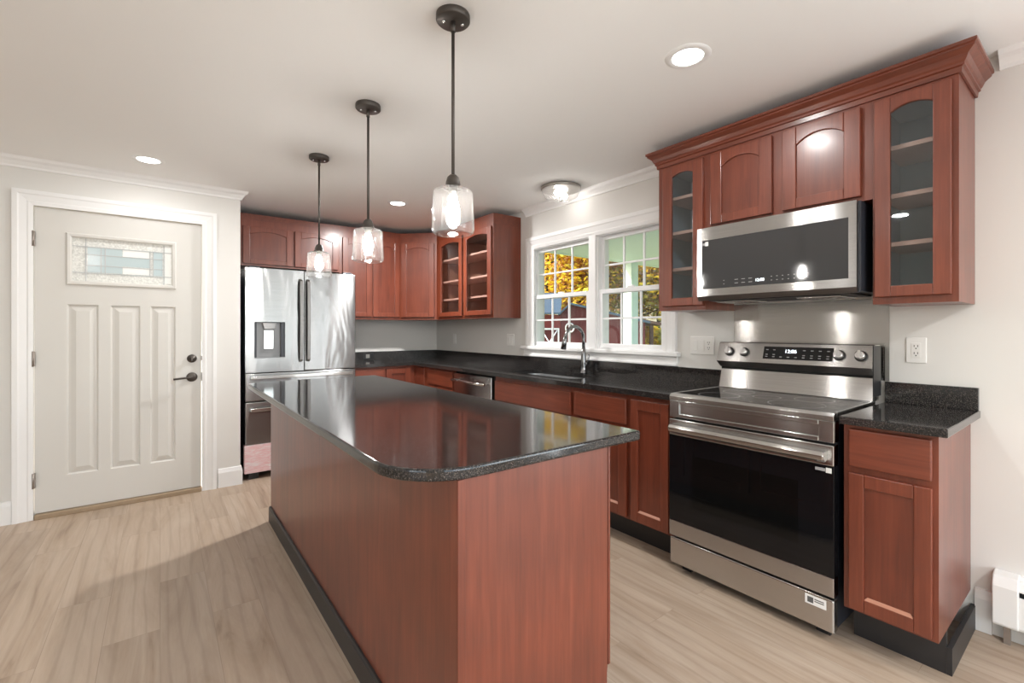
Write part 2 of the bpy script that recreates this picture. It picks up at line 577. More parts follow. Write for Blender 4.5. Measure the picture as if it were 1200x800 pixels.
# rear wall with glazing behind the camera; left wall's opening added for fill light
RX0, RX1, RZ0, RZ1 = -1.6, 2.7, 0.22, 2.22
struct('wall_rear', MB().box(XL, RX0, YR - WT, YR, 0, ZC).box(RX0, XW, YR - WT, YR, 0, RZ0).box(RX0, XW, YR - WT, YR, RZ1, ZC), M['wall'])
LY0, LY1, LZ0, LZ1 = -2.6, 0.6, 0.30, 2.20
struct('wall_left', MB().box(XL - WT, XL, YR, LY0, 0, ZC).box(XL - WT, XL, LY1, YD + WT, 0, ZC)
       .box(XL - WT, XL, LY0, LY1, 0, LZ0).box(XL - WT, XL, LY0, LY1, LZ1, ZC), M['wall'])
fr = MB()
for x in (RX0 + 0.03, -0.17, 1.26, RX1 - 0.03):
    fr.box(x - 0.03, x + 0.03, YR - 0.05, YR + 0.0, RZ0, RZ1)
fr.box(RX0, RX1, YR - 0.05, YR, RZ0, RZ0 + 0.06).box(RX0, RX1, YR - 0.05, YR, RZ1 - 0.06, RZ1)
struct('window_3', fr, M['white'])
fr = MB()
for y in (LY0 + 0.03, -1.0, LY1 - 0.03):
    fr.box(XL - 0.05, XL, y - 0.03, y + 0.03, LZ0, LZ1)
fr.box(XL - 0.05, XL, LY0, LY1, LZ0, LZ0 + 0.06).box(XL - 0.05, XL, LY0, LY1, LZ1 - 0.06, LZ1)
struct('added_window_left', fr, M['white'])  # frame added around the made-up left opening

fr = MB()
for y in (GY0 + 0.03, -1.7, GY1 - 0.03):
    fr.box(XW, XW + 0.05, y - 0.03, y + 0.03, GZ0_, GZ1_)
fr.box(XW, XW + 0.05, GY0, GY1, GZ0_, GZ0_ + 0.06).box(XW, XW + 0.05, GY0, GY1, GZ1_ - 0.06, GZ1_)
struct('window_5', fr, M['white'])

# crown moulding: profile (out from wall, z)
CR = [(0, ZC - 0.065), (0.010, ZC - 0.065), (0.014, ZC - 0.052), (0.030, ZC - 0.030), (0.046, ZC - 0.018), (0.050, ZC - 0.010), (0.056, ZC), (0, ZC)]
mz = lambda p, t: (p.x, p.y, t)
struct('trim_1', MB().sweep([(XL, YD), (XC0, YD), (XC0, YB)], CR, mz, side=-1), M['white'])
struct('trim_2', MB().sweep([(XW, 3.38), (XW, 1.78)], CR, mz, side=-1), M['white'])
struct('trim_3', MB().sweep([(XW, 0.30), (XW, YR)], CR, mz, side=-1), M['white'])
# baseboards
BBP = [(0, 0), (0.014, 0), (0.014, 0.115), (0.010, 0.130), (0.007, 0.146), (0, 0.148)]
struct('baseboard_left', MB().sweep([(XL, YD), (-0.757, YD)], BBP, mz, side=-1), M['white'])
struct('baseboard_door', MB().sweep([(0.362, YD), (XC0, YD), (XC0, YD + 0.3)], BBP, mz, side=-1), M['white'])
BBR = [(o, z * 1.17) for o, z in BBP]
struct('baseboard_right', MB().sweep([(XW, 0.372), (XW, 0.322)], BBR, mz, side=-1), M['white'])
struct('baseboard_rear', MB().sweep([(XW, YR), (XL, YR), (XL, YD)], BBP, mz, side=-1), M['white'])

# door casing (path in x,z on the wall plane)
CAS = [(0, 0), (0, 0.010), (0.022, 0.014), (0.030, 0.012), (0.064, 0.018), (0.072, 0.022), (0.096, 0.022), (0.096, 0)]
mdoor = lambda p, t: (p.x, YD - t, p.y)
struct('trim_4', MB().sweep([(-0.658, 0), (-0.658, 2.062), (0.256, 2.062), (0.256, 0)], CAS, mdoor, side=1), M['white'])
# window casing
mwin = lambda p, t: (XW - t, p.x, p.y)
WC = [(o * 0.95, t) for o, t in CAS]
struct('trim_5', MB().sweep([(1.890, 1.10), (1.890, 1.982), (3.258, 1.982), (3.258, 1.10)], [(o * 1.15, t) for o, t in WC], mwin, side=1), M['white'])
struct('trim_6', MB().box(XW - 0.045, XW + 0.03, 1.757, 3.417, 1.070, 1.100), M['white'], bevel=0.006)
struct('trim_7', MB().box(XW - 0.018, XW, 1.776, 3.395, 1.0075, 1.0695).box(XW - 0.026, XW - 0.018, 1.776, 3.395, 1.0075, 1.024), M['white'], bevel=0.003)

# ------------------------------------------------------------------ double kitchen window
def sash(y0, y1, z0, z1, x, parent, name, rail=0.034, cols=3):
    f = MB().box(x, x + 0.03, y0, y0 + rail, z0, z1).box(x, x + 0.03, y1 - rail, y1, z0, z1)
    f.box(x, x + 0.03, y0 + rail, y1 - rail, z0, z0 + rail).box(x, x + 0.03, y0 + rail, y1 - rail, z1 - rail, z1)
    o = f.build(name, M['vinyl'], parent, 0.003)
    MB().box(x + 0.014, x + 0.017, y0 + rail, y1 - rail, z0 + rail, z1 - rail).build('pane', M['glass'], o)
    mu = MB()
    w = y1 - y0 - 2 * rail
    for i in range(1, cols):
        yy = y0 + rail + w * i / cols
        mu.box(x + 0.008, x + 0.022, yy - 0.007, yy + 0.007, z0 + rail, z1 - rail)
    zz = (z0 + z1) / 2
    mu.box(x + 0.0085, x + 0.0215, y0 + rail, y1 - rail, zz - 0.007, zz + 0.007)
    mu.build('muntin', M['vinyl'], o)
MUL0, MUL1 = 2.503, 2.575
for nm, a, b in (('window_1', MUL1, WY1), ('window_2', WY0, MUL0)):
    root = thing(nm, None, None, (0, 0, 0), kind='structure')
    f = MB()
    j = 0.016
    X0, X1 = XW + 0.004, XW + 0.13
    f.box(X0, X1, a, a + j, 1.1, WZ1).box(X0, X1, b - j, b, 1.1, WZ1).box(X0, X1, a + j, b - j, WZ1 - j, WZ1).box(X0, X1, a + j, b - j, WZ0, 1.108)
    f.build('frame', M['vinyl'], root, 0.003)
    sash(a + j, b - j, 1.525, WZ1 - j, XW + 0.048, root, 'upper_sash', 0.027)
    sash(a + j, b - j, 1.108, 1.560, XW + 0.0145, root, 'lower_sash', 0.034)
    MB().box(XW + 0.020, XW + 0.044, (a + b) / 2 - 0.03, (a + b) / 2 + 0.03, 1.5605, 1.574).build('lock', M['vinyl'], root, 0.003)
struct('trim_8', MB().box(XW - 0.012, XW + 0.14, MUL0, MUL1, 1.10, WZ1), M['white'], bevel=0.004)

# ------------------------------------------------------------------ front door
d = thing('door_1', 'off-white front door with a leaded glass light and three long panels', None, (0, YD, 0), kind='structure')
Y0, Y1 = 0.012, 0.057
pan = [(-0.502, -0.342), (-0.278, -0.115), (-0.058, 0.092)]
PZ0, PZ1 = 0.262, 1.42
LX0, LX1, LZ0d, LZ1d = -0.506, 0.098, 1.552, 1.908
body = MB()
xs = [-0.655] + [v for p in pan for v in p] + [0.253]
body.box(-0.655, 0.253, Y0, Y1, 0.035, PZ0).box(-0.655, 0.253, Y0, Y1, PZ1, LZ0d).box(-0.655, 0.253, Y0, Y1, LZ1d, 2.058)
for i in range(0, 8, 2):
    body.box(xs[i], xs[i + 1], Y0, Y1, PZ0, PZ1)
body.box(-0.655, LX0, Y0, Y1, LZ0d, LZ1d).box(LX1, 0.253, Y0, Y1, LZ0d, LZ1d)
body.build('slab', M['door'], d)
for a, b in pan:
    q = MB()
    def ringp(k, yy): return [(a + k, yy, PZ0 + k), (b - k, yy, PZ0 + k), (b - k, yy, PZ1 - k), (a + k, yy, PZ1 - k)]
    rings = [ringp(0, Y0), ringp(0.010, Y0 + 0.012), ringp(0.020, Y0 + 0.010), ringp(0.046, Y0 + 0.001)]
    vs = [v for r in rings for v in r]
    fs = [(i * 4 + k, i * 4 + (k + 1) % 4, i * 4 + 4 + (k + 1) % 4, i * 4 + 4 + k) for i in range(3) for k in range(4)] + [(12, 13, 14, 15)]
    q.add(vs, fs)
    q.box(a, b, Y0 + 0.02, Y1, PZ0, PZ1)
    q.build('raised_panel', M['door'], d)
lf = MB()
lw = 0.030
lf.sweep([(LX0 + lw, LZ0d + lw), (LX0 + lw, LZ1d - lw), (LX1 - lw, LZ1d - lw), (LX1 - lw, LZ0d + lw)],
         [(0, -0.004), (0, 0.004), (0.008, 0.010), (0.022, 0.012), (0.030, 0.006), (0.030, -0.004)], lambda p, t: (p.x, Y0 - t, p.y), side=1, closed=True)
lfo = lf.build('light_frame', M['door'], d)
GX0, GX1, GZ0, GZ1 = LX0 + lw, LX1 - lw, LZ0d + lw, LZ1d - lw
MB().box(GX0 - 0.004, GX1 + 0.004, Y0 + 0.014, Y0 + 0.024, GZ0 - 0.004, GZ1 + 0.004).build('glass_pane', M['leaded'], lfo)
def gx(t): return GX0 + (GX1 - GX0) * t
def gz(t): return GZ0 + (GZ1 - GZ0) * t
bl = MB()
for (a, b, c, e) in ((0.14, 0.48, 0.22, 0.80), (0.48, 0.76, 0.40, 0.62), (0.80, 0.90, 0.22, 0.80)):
    bl.box(gx(a), gx(b), Y0 + 0.0115, Y0 + 0.0135, gz(c), gz(e))
bl.build('blue_glass', M['leadedblue'], lfo)
bw_ = MB()
for (a, b, c, e) in ((0.485, 0.755, 0.63, 0.80), (0.485, 0.755, 0.22, 0.39), (0.925, 0.995, 0.03, 0.97)):
    bw_.box(gx(a), gx(b), Y0 + 0.0115, Y0 + 0.0135, gz(c), gz(e))
bw_.build('white_glass', M['leadedwhite'], lfo)
cm = MB()
def cv(t, a=0, b=1): cm.box(gx(t) - 0.0025, gx(t) + 0.0025, Y0 + 0.008, Y0 + 0.0115, gz(a), gz(b))
def ch(t, a=0, b=1): cm.box(gx(a), gx(b), Y0 + 0.0085, Y0 + 0.0118, gz(t) - 0.0025, gz(t) + 0.0025)
for t in (0.125, 0.915): cv(t)
for t in (0.27, 0.31, 0.765, 0.80): cv(t, 0.2, 0.82)
for t in (0.20, 0.81): ch(t)
for t in (0.38, 0.63): ch(t, 0.125, 0.915)
cm.build('lead_came', M['came'], lfo)
# hardware
hw = MB()
hw.lathe([(0.0, -0.020), (0.012, -0.020), (0.014, -0.012), (0.029, -0.010), (0.032, 0.0)], (0.193, Y0, 1.026), 'y', 24)
hw.box(0.188, 0.198, Y0 - 0.034, Y0 - 0.018, 1.010, 1.042)
hw.build('deadbolt', M['bronze'], d)
hv = MB().lathe([(0.0, -0.016), (0.020, -0.015), (0.033, -0.008), (0.036, 0.0)], (0.193, Y0, 0.884), 'y', 24)
hvo = hv.build('handle_rose', M['bronze'], d)
MB().tube([(0.193, Y0 - 0.012, 0.884), (0.193, Y0 - 0.045, 0.884), (0.17, Y0 - 0.052, 0.884), (0.13, Y0 - 0.052, 0.881), (0.078, Y0 - 0.050, 0.876)], 0.0075, 10).build('lever', M['bronze'], hvo)
for z in (1.845, 1.055, 0.255):
    MB().box(-0.672, -0.650, -0.006, 0.016, z - 0.048, z + 0.048).tube([(-0.660, -0.008, z - 0.05), (-0.660, -0.008, z + 0.05)], 0.006, 10).build('hinge', M['hinge'], d)
MB().box(0.2535, 0.2615, 0.0, 0.03, 1.010, 1.045).box(0.2535, 0.2615, 0.0, 0.03, 0.850, 0.915).build('strike_plate', M['bronze'], d)
MB().box(-0.655, 0.253, -0.02, 0.10, 0.0, 0.030).build('threshold', M['thresh'], d, 0.004)

# ------------------------------------------------------------------ cabinet builders (local frame: x right, y into the unit, z up; face at y=0)
def door_front(parent, x0, x1, z0, z1, arched=True, glassy=None, name='door', st=0.058, rail=0.058, rise=0.034, th=0.020):
    f = MB()
    y0, y1 = -th, -0.0005
    f.box(x0, x0 + st, y0, y1, z0, z1).box(x1 - st, x1, y0, y1, z0, z1)
    f.box(x0 + st, x1 - st, y0, y1, z0, z0 + rail)
    xa, xb = x0 + st, x1 - st
    if arched:
        N = 12
        w = xb - xa
        R = (w * w / 4 + rise * rise) / (2 * rise)
        zs = z1 - rail - rise
        arc = []
        for i in range(N + 1):
            x = xa + w * i / N
            dx = x - (xa + xb) / 2
            arc.append((x, zs + math.sqrt(R * R - dx * dx) - (R - rise)))
        vs, fs = [], []
        for (x, z) in arc:
            vs += [(x, y0, z), (x, y0, z1), (x, y1, z), (x, y1, z1)]
        for i in range(N):
            a, b = i * 4, i * 4 + 4
            fs += [(a, a + 1, b + 1, b), (a + 2, b + 2, b + 3, a + 3), (a, b, b + 2, a + 2), (a + 1, a + 3, b + 3, b + 1)]
        fs += [(0, 2, 3, 1), (N * 4, N * 4 + 1, N * 4 + 3, N * 4 + 2)]
        f.add(vs, fs)
        top = zs + rise
    else:
        f.box(xa, xb, y0, y1, z1 - rail, z1)
        top = z1 - rail
    o = f.build(name, M['wood'], parent, 0.0030)
    if glassy is not None:
        # arched pane following the opening, tucked into the frame
        poly = [(xa, z0 + rail), (xb, z0 + rail)] + ([(x, z) for x, z in reversed(arc)] if arched else [(xb, top), (xa, top)])
        MB().prism(poly, -0.012, -0.009, 'y').build('glass_pane', glassy, o)
    else:
        poly = [(xa, z0 + rail), (xb, z0 + rail)] + ([(x, z) for x, z in reversed(arc)] if arched else [(xb, top), (xa, top)])
        MB().prism(poly, -0.0105, -0.002, 'y').build('panel', M['woodp'], o)
        if not arched:
            zb_ = z0 + rail
            bead = MB().add([(xa + 0.001, -0.0195, zb_ - 0.001), (xb - 0.001, -0.0195, zb_ - 0.001), (xb - 0.010, -0.0107, zb_ + 0.010), (xa + 0.010, -0.0107, zb_ + 0.010),
                             (xa + 0.001, -0.0107, zb_ - 0.001), (xb - 0.001, -0.0107, zb_ - 0.001)],
                            [(0, 1, 2, 3), (0, 3, 4), (1, 5, 2), (4, 3, 2, 5), (0, 4, 5, 1)])
            bead.build('lit_worn_bead', M['bead'], o)
    return o

def drawer_front(parent, x0, x1, z0, z1, name='drawer', th=0.020):
    return MB().box(x0, x1, -th, -0.0005, z0, z1).build(name, M['woodx'], parent, 0.0055, 3)

def carcass(parent, w, d, z0, z1, inside, shelves=()):
    """open fronted box with face frame, for glass doors"""
    t = 0.018
    MB().box(0, t, 0.02, d, z0, z1).box(w - t, w, 0.02, d, z0, z1).box(t, w - t, 0.02, d, z1 - t - 0.04, z1).box(t, w - t, 0.02, d, z0, z0 + t).box(0, 0.03, 0, 0.02, z0, z1).box(w - 0.03, w, 0, 0.02, z0, z1).box(0.03, w - 0.03, 0, 0.02, z1 - 0.06, z1).box(0.03, w - 0.03, 0, 0.02, z0, z0 + 0.03).build('body', M['wood'], parent)
    MB().box(t, w - t, d - 0.012, d - 0.004, z0 + t, z1 - t - 0.04).box(t, t + 0.004, 0.022, d - 0.012, z0 + t, z1 - t - 0.04).box(w - t - 0.004, w - t, 0.022, d - 0.012, z0 + t, z1 - t - 0.04).box(t + 0.004, w - t - 0.004, 0.022, d - 0.012, z1 - t - 0.044, z1 - t - 0.040).box(t + 0.004, w - t - 0.004, 0.022, d - 0.012, z0 + t, z0 + t + 0.003).build('lining', inside, parent)
    for z in shelves:
        MB().box(t + 0.005, w - t - 0.005, 0.03, d - 0.013, z - 0.009, z + 0.009).build('shelf', M['shelf'], parent)

G1 = 'wall cabinets of the range bank'
G2 = 'wall cabinets of the corner bank'
G3 = 'base cabinets along the window wall'
FX = 2.385            # face plane of right wall cabinets
DEP = XW - FX - 0.001
ZT = 2.25
# --- range bank
c = thing('glass_wall_cabinet', 'narrow cherry wall cabinet with arched glass door, beside the window', 'cabinet', (FX, 1.702, 0), RW, G1)
carcass(c, 0.300, DEP, 1.358, ZT, M['bluein'], (1.60, 1.815, 2.02))
door_front(c, 0.037, 0.295, 1.383, 2.197, True, M['cabglass'], rise=0.018, st=0.061, rail=0.046)
c = thing('wall_cabinet', 'short cherry wall cabinet with two arched doors above the microwave', 'cabinet', (FX, 1.4015, 0), RW, G1)
MB().box(0, 0.7610, 0, DEP, 1.797, ZT).build('body', M['wood'], c)
door_front(c, 0.0395, 0.3595, 1.816, 2.197, True, rise=0.036, st=0.062, rail=0.048)
door_front(c, 0.4065, 0.7225, 1.816, 2.197, True, rise=0.036, st=0.062, rail=0.048)
c = thing('glass_wall_cabinet', 'cherry wall cabinet with tall arched glass door, right of the microwave', 'cabinet', (FX, 0.640, 0), RW, G1)
carcass(c, 0.267, DEP, 1.352, ZT, M['bluein'], (1.60, 1.80, 2.00))
door_front(c, 0.009, 0.249, 1.381, 2.197, True, M['cabglass'], rise=0.020, st=0.054, rail=0.044)
CPR = [(0, 2.212), (0.008, 2.212), (0.010, 2.232), (0.017, 2.235), (0.017, 2.244), (0.022, 2.250), (0.030, 2.268), (0.044, 2.280), (0.049, 2.284), (0.049, 2.290), (0.056, 2.294), (0.056, 2.306), (0, 2.306)]
o = MB().sweep([(XW - 0.001, 0.3725), (FX, 0.3725), (FX, 1.7025), (XW - 0.001, 1.7025)], [(q + 0.0004, z) for q, z in CPR], mz, side=1).build('cabinet_cornice', M['woody'])
tag(o, 'stepped cherry cornice along the top of the range bank cabinets', 'cornice', 'cherry cabinet cornices', 'thing')
# --- corner bank
FYB = 4.84
c = thing('wall_cabinet', 'short cherry wall cabinet with two arched doors above the refrigerator', 'cabinet', (0.520, FYB, 0), 0, G2)
MB().box(0, 0.919, 0, YB - FYB - 0.001, 1.832, ZT).build('body', M['wood'], c)
door_front(c, 0.070, 0.484, 1.850, 2.190, True, rise=0.030, st=0.055, rail=0.042)
door_front(c, 0.502, 0.905, 1.850, 2.190, True, rise=0.030, st=0.055, rail=0.042)
c = thing('wall_cabinet', 'tall cherry wall cabinet with two arched doors, right of the refrigerator', 'cabinet', (1.440, FYB, 0), 0, G2)
MB().box(0, 0.649, 0, YB - FYB - 0.001, 1.358, ZT).build('body', M['wood'], c)
door_front(c, 0.028, 0.328, 1.386, 2.190, True, rise=0.030, st=0.055, rail=0.045)
door_front(c, 0.342, 0.636, 1.386, 2.190, True, rise=0.030, st=0.055, rail=0.045)
c = thing('corner_wall_cabinet', 'diagonal cherry corner wall cabinet with one arched door', 'cabinet', (2.09, FYB, 0), -PI / 4, G2)
q = MB()
rot = Matrix.Rotation(PI / 4, 2)
pts = [(2.0905, 5.1545), (2.0905, 4.8405), (2.3845, 4.5465), (2.699, 4.5465), (2.699, 5.1545)]
q.prism([tuple(rot @ Vector((x - 2.09, y - FYB))) for x, y in pts], 1.358, ZT)
q.build('body', M['wood'], c)
door_front(c, 0.022, 0.392, 1.386, 2.190, True, rise=0.034, st=0.058, rail=0.045)
c = thing('glass_wall_cabinet', 'dark cherry wall cabinet with two glass doors between window and corner', 'cabinet', (FX, 4.545, 0), RW, G2)
carcass(c, 1.085, DEP, 1.358, ZT, M['woodin'], (1.565, 1.755, 1.985))
door_front(c, 0.070, 0.556, 1.386, 2.190, True, M['glass'], rise=0.022, st=0.060, rail=0.046)
door_front(c, 0.588, 1.068, 1.386, 2.190, True, M['glass'], rise=0.022, st=0.060, rail=0.046)
o = MB().sweep([(XW - 0.001, 3.4595), (FX, 3.4595), (FX, 4.546), (2.09, FYB), (0.520, FYB)], [(q_ + 0.0004, z) for q_, z in CPR], mz, side=-1).build('cabinet_cornice', M['woody'])
o.data.flip_normals()
tag(o, 'stepped cherry cornice following the cabinets above fridge and corner', 'cornice', 'cherry cabinet cornices', 'thing')

# --- base cabinets. face planes x=2.14 / y=4.56
BX, BY = 2.14, 4.56
ZB, ZTB = 0.155, 0.878
BD = XW - BX - 0.001
def base(label, y1, y0, group=G3, hollow=False):
    c = thing('base_cabinet', label, 'cabinet', (BX, y1, 0), RW, group)
    w = y1 - y0
    if hollow:   # room for the sink bowl
        MB().box(0, w, 0, BD, ZB, 0.66).box(0, w, 0, 0.02, 0.66, ZTB).box(0, 0.014, 0.02, BD, 0.66, ZTB).box(w - 0.014, w, 0.02, BD, 0.66, ZTB).build('body', M['wood'], c)
    else:
        MB().box(0, w, 0, BD, ZB, ZTB).build('body', M['wood'], c)
    MB().box(0, w, 0.112, 0.13, 0, ZB).build('toe_kick', M['kick'], c)
    return c, w
c, w = base('narrow cherry base cabinet with drawer and door, right of the range', 0.668, 0.386)
drawer_front(c, 0.020, 0.267, 0.716, 0.862)
door_front(c, 0.020, 0.267, 0.168, 0.692, False, st=0.050, rail=0.050)
MB().box(0.2825, 0.298, 0.112, BD, 0, 0.098).build('side_kick', M['kick'], c)
c, w = base('cherry base cabinet with one tall door, left of the range', 1.722, 1.441)
door_front(c, 0.016, 0.266, 0.168, 0.850, False, st=0.050, rail=0.055)
c, w = base('cherry base cabinet with drawer over door, next to the sink cabinet', 2.184, 1.7225)
drawer_front(c, 0.020, 0.445, 0.698, 0.848)
door_front(c, 0.020, 0.445, 0.170, 0.672, False)
c, w = base('wide cherry sink cabinet with a false drawer front under the faucet', 3.074, 2.1845, hollow=True)
drawer_front(c, 0.014, 0.878, 0.690, 0.842, 'false_front')
door_front(c, 0.014, 0.440, 0.170, 0.665, False)
door_front(c, 0.450, 0.878, 0.170, 0.665, False)
c, w = base('cherry base cabinet with a drawer, between dishwasher and corner', 4.30, 3.724)
drawer_front(c, 0.06, 0.560, 0.712, 0.862)
door_front(c, 0.06, 0.560, 0.170, 0.690, False)
c = thing('base_cabinet', 'cherry corner base cabinet where the two counters meet', 'cabinet', (2.10, BY, 0), 0, 'base cabinets along the back wall')
MB().prism([(0.0005, 0.0), (BX - 2.10, 0.0), (BX - 2.10, 4.3005 - BY), (XW - 2.101, 4.3005 - BY), (XW - 2.101, YB - BY - 0.001), (0.0005, YB - BY - 0.001)], ZB, ZTB).build('body', M['wood'], c)
MB().box(0.0005, 0.15, 0.11, 0.13, 0, ZB).build('toe_kick', M['kick'], c)
MB().box(BX - 2.10 - 0.012, BX - 2.10 - 0.0005, -0.23, -0.012, 0.17, 0.862).build('filler_strip', M['wood'], c, 0.003)
for nm, x0, x1, lab in (('a', 1.482, 1.8065, 'cherry base cabinet beside the refrigerator, drawer front just above the island'), ('b', 1.807, 2.100, 'cherry base cabinet on the back wall next to the corner')):
    c = thing('base_cabinet', lab, 'cabinet', (x0, BY, 0), 0, 'base cabinets along the back wall')
    MB().box(0, x1 - x0, 0, YB - BY - 0.001, ZB, ZTB).build('body', M['wood'], c)
    MB().box(0, x1 - x0, 0.11, 0.13, 0, ZB).build('toe_kick', M['kick'], c)
    if nm == 'a':
        drawer_front(c, 0.018, 0.316, 0.716, 0.862)
        door_front(c, 0.018, 0.316, 0.17, 0.692, False)
    else:
        door_front(c, 0.008, 0.272, 0.17, 0.855, False)

# ------------------------------------------------------------------ granite worktops
def slab_holes(outer, holes, z0, z1):
    bm = bmesh.new()
    es = []
    for lp in [outer] + holes:
        vs = [bm.verts.new((x, y, z1)) for x, y in lp]
        es += [bm.edges.new((vs[i], vs[(i + 1) % len(vs)])) for i in range(len(vs))]
    bmesh.ops.triangle_fill(bm, use_beauty=True, use_dissolve=False, edges=es)
    r = bmesh.ops.extrude_face_region(bm, geom=list(bm.faces))
    for v in [g for g in r['geom'] if isinstance(g, bmesh.types.BMVert)]:
        v.co.z = z0
    bm.verts.index_update()
    mb = MB()
    mb.add([v.co.copy() for v in bm.verts], [tuple(v.index for v in f.verts) for f in bm.faces])
    bm.free()
    return mb
def rrect(x0, x1, y0, y1, r, n=6):
    out = []
    for cx, cy, a0 in ((x1 - r, y1 - r, 0), (x0 + r, y1 - r, PI / 2), (x0 + r, y0 + r, PI), (x1 - r, y0 + r, 1.5 * PI)):
        for i in range(n + 1):
            a = a0 + PI / 2 * i / n
            out.append((cx + r * math.cos(a), cy + r * math.sin(a)))
    return out
CZ0, CZ1 = 0.8785, 0.909
SX0, SX1, SY0, SY1 = 2.235, 2.560, 2.29, 3.045
outer = [(2.10, 1.4375), (2.6995, 1.4375), (2.6995, 5.1555), (1.482, 5.1555), (1.482, 4.525), (2.10, 4.525)]
c = thing('granite_worktop', 'long L-shaped black granite worktop under the window', 'worktop', (0, 0, 0), 0, 'black granite worktops')
slab_holes(outer, [rrect(SX0, SX1, SY0, SY1, 0.07)], CZ0, CZ1).build('slab', M['granite'], c)
MB().box(2.679, 2.6995, 1.4375, 5.1555, CZ1 + 0.0003, 1.004).box(1.482, 2.679, 5.135, 5.1555, CZ1 + 0.0003, 1.004).build('backsplash', M['granite'], c)
c = thing('granite_worktop', 'small black granite worktop on the cabinet right of the range', 'worktop', (0, 0, 0), 0, 'black granite worktops')
MB().box(2.10, 2.6995, 0.356, 0.6735, CZ0, CZ1).build('slab', M['granite'], c, 0.003)
MB().box(2.679, 2.6995, 0.360, 0.6735, CZ1 + 0.0003, 1.004).build('backsplash', M['granite'], c, 0.002)

# sink bowl under the worktop
s_ = MB()
rings = []
for (x0, x1, y0, y1, r, z) in ((SX0 - 0.012, SX1 + 0.012, SY0 - 0.012, SY1 + 0.012, 0.075, CZ0 - 0.0008), (SX0 + 0.004, SX1 - 0.004, SY0 + 0.004, SY1 - 0.004, 0.07, CZ0 - 0.0008),
                               (SX0 + 0.006, SX1 - 0.006, SY0 + 0.006, SY1 - 0.006, 0.07, 0.72), (SX0 + 0.03, SX1 - 0.03, SY0 + 0.03, SY1 - 0.03, 0.06, 0.695)):
    rings.append([(x, y, z) for x, y in rrect(x0, x1, y0, y1, r)])
n = len(rings[0])
vs = [v for r in rings for v in r]
fs = [(i * n + k, i * n + (k + 1) % n, (i + 1) * n + (k + 1) % n, (i + 1) * n + k) for i in range(3) for k in range(n)] + [tuple(3 * n + k for k in range(n))]
s_.add(vs, fs, False)
so_ = thing('kitchen_sink', 'steel sink set into the black worktop below the window', 'sink', (2.40, 2.66, 0.695))
b1 = s_.build('bowl', M['sink'], so_)
b1.location = (-2.40, -2.66, -0.695)
MB().lathe([(0.0, 0.003), (0.035, 0.003), (0.045, 0.006), (0.05, 0.001)], (0.05, 0, 0), 'z', 24).build('drain', M['chrome'], so_)

# faucet
c = thing('kitchen_faucet', 'gunmetal gooseneck faucet standing behind the sink', 'faucet', (2.618, 2.560, CZ1))
MB().lathe([(0.031, 0), (0.031, 0.006), (0.024, 0.012), (0.022, 0.05), (0.0245, 0.075), (0.0225, 0.10), (0.017, 0.15), (0.0135, 0.20)], (0, 0, 0), 'z', 24).build('base', M['faucet'], c)
path = [(0, 0, 0.19), (0, 0, 0.25)]
for i in range(0, 15):
    a = PI * 0.93 * i / 14
    path.append((-0.098 + 0.098 * math.cos(a), 0, 0.265 + 0.098 * math.sin(a)))
MB().tube(path, 0.0125, 14).build('spout', M['faucet'], c)
e = path[-1]
MB().tube([(e[0] + 0.001, 0, e[2] + 0.01), (e[0] - 0.008, 0, e[2] - 0.03), (e[0] - 0.022, 0, e[2] - 0.095)], 0.014, 14, 0.021).build('spray_head', M['faucet'], c)
MB().tube([(0, -0.015, 0.078), (0, -0.048, 0.078)], 0.014, 12).tube([(0, -0.045, 0.078), (0.0, -0.05, 0.10), (0.0, -0.055, 0.150)], 0.0085, 12, 0.007).build('lever', M['faucet'], c)

# ------------------------------------------------------------------ island
IX0, IX1, IY0, IY1 = 0.572, 1.128, 0.985, 3.385
c = thing('kitchen_island', 'large cherry kitchen island base with plain side and end panels', 'island', (0, 0, 0))
IZ = 0.8785
MB().box(IX0 + 0.010, IX1 - 0.003, IY0 + 0.012, IY1, 0.11, IZ).build('body', M['woody'], c)
MB().box(IX0, IX0 + 0.0095, IY0, IY1, 0.0, IZ).build('side_panel', M['wood'], c, 0.0015)
# near end panel with the curved toe notch at its aisle side
NX = IX1 - 0.014
poly = [(IX0 + 0.010, 0.0), (NX - 0.075, 0.0), (NX - 0.075, 0.09)]
for i in range(0, 9):
    a = PI / 2 * i / 8
    poly.append((NX - 0.075 + 0.075 * math.sin(a) * 1.0, 0.09 + 0.10 * (1 - math.cos(a))))
poly += [(NX, IZ), (IX0 + 0.010, IZ)]
MB().prism(poly, IY0, IY0 + 0.0115, 'y').build('end_panel', M['wood'], c, 0.0012)
MB().box(IX0 - 0.0002, IX0 + 0.022, IY0 - 0.0045, IY0 - 0.0003, 0.0, IZ).build('corner_strip', M['wood'], c, 0.001)
MB().box(NX + 0.004, IX1 + 0.0, IY0 + 0.001, IY0 + 0.010, 0.19, IZ).build('frame_stile', M['woodp'], c, 0.001)
MB().box(IX1 - 0.10, IX1 - 0.085, IY0 + 0.0125, IY1, 0.0, 0.1095).build('toe_kick', M['kick'], c)
MB().sweep([(IX0, IY0), (IX0, IY1)], [(0.0005, 0), (0.013, 0), (0.013, 0.088), (0.008, 0.098), (0.0005, 0.098)], mz, side=1).build('base_board', M['kick'], c)
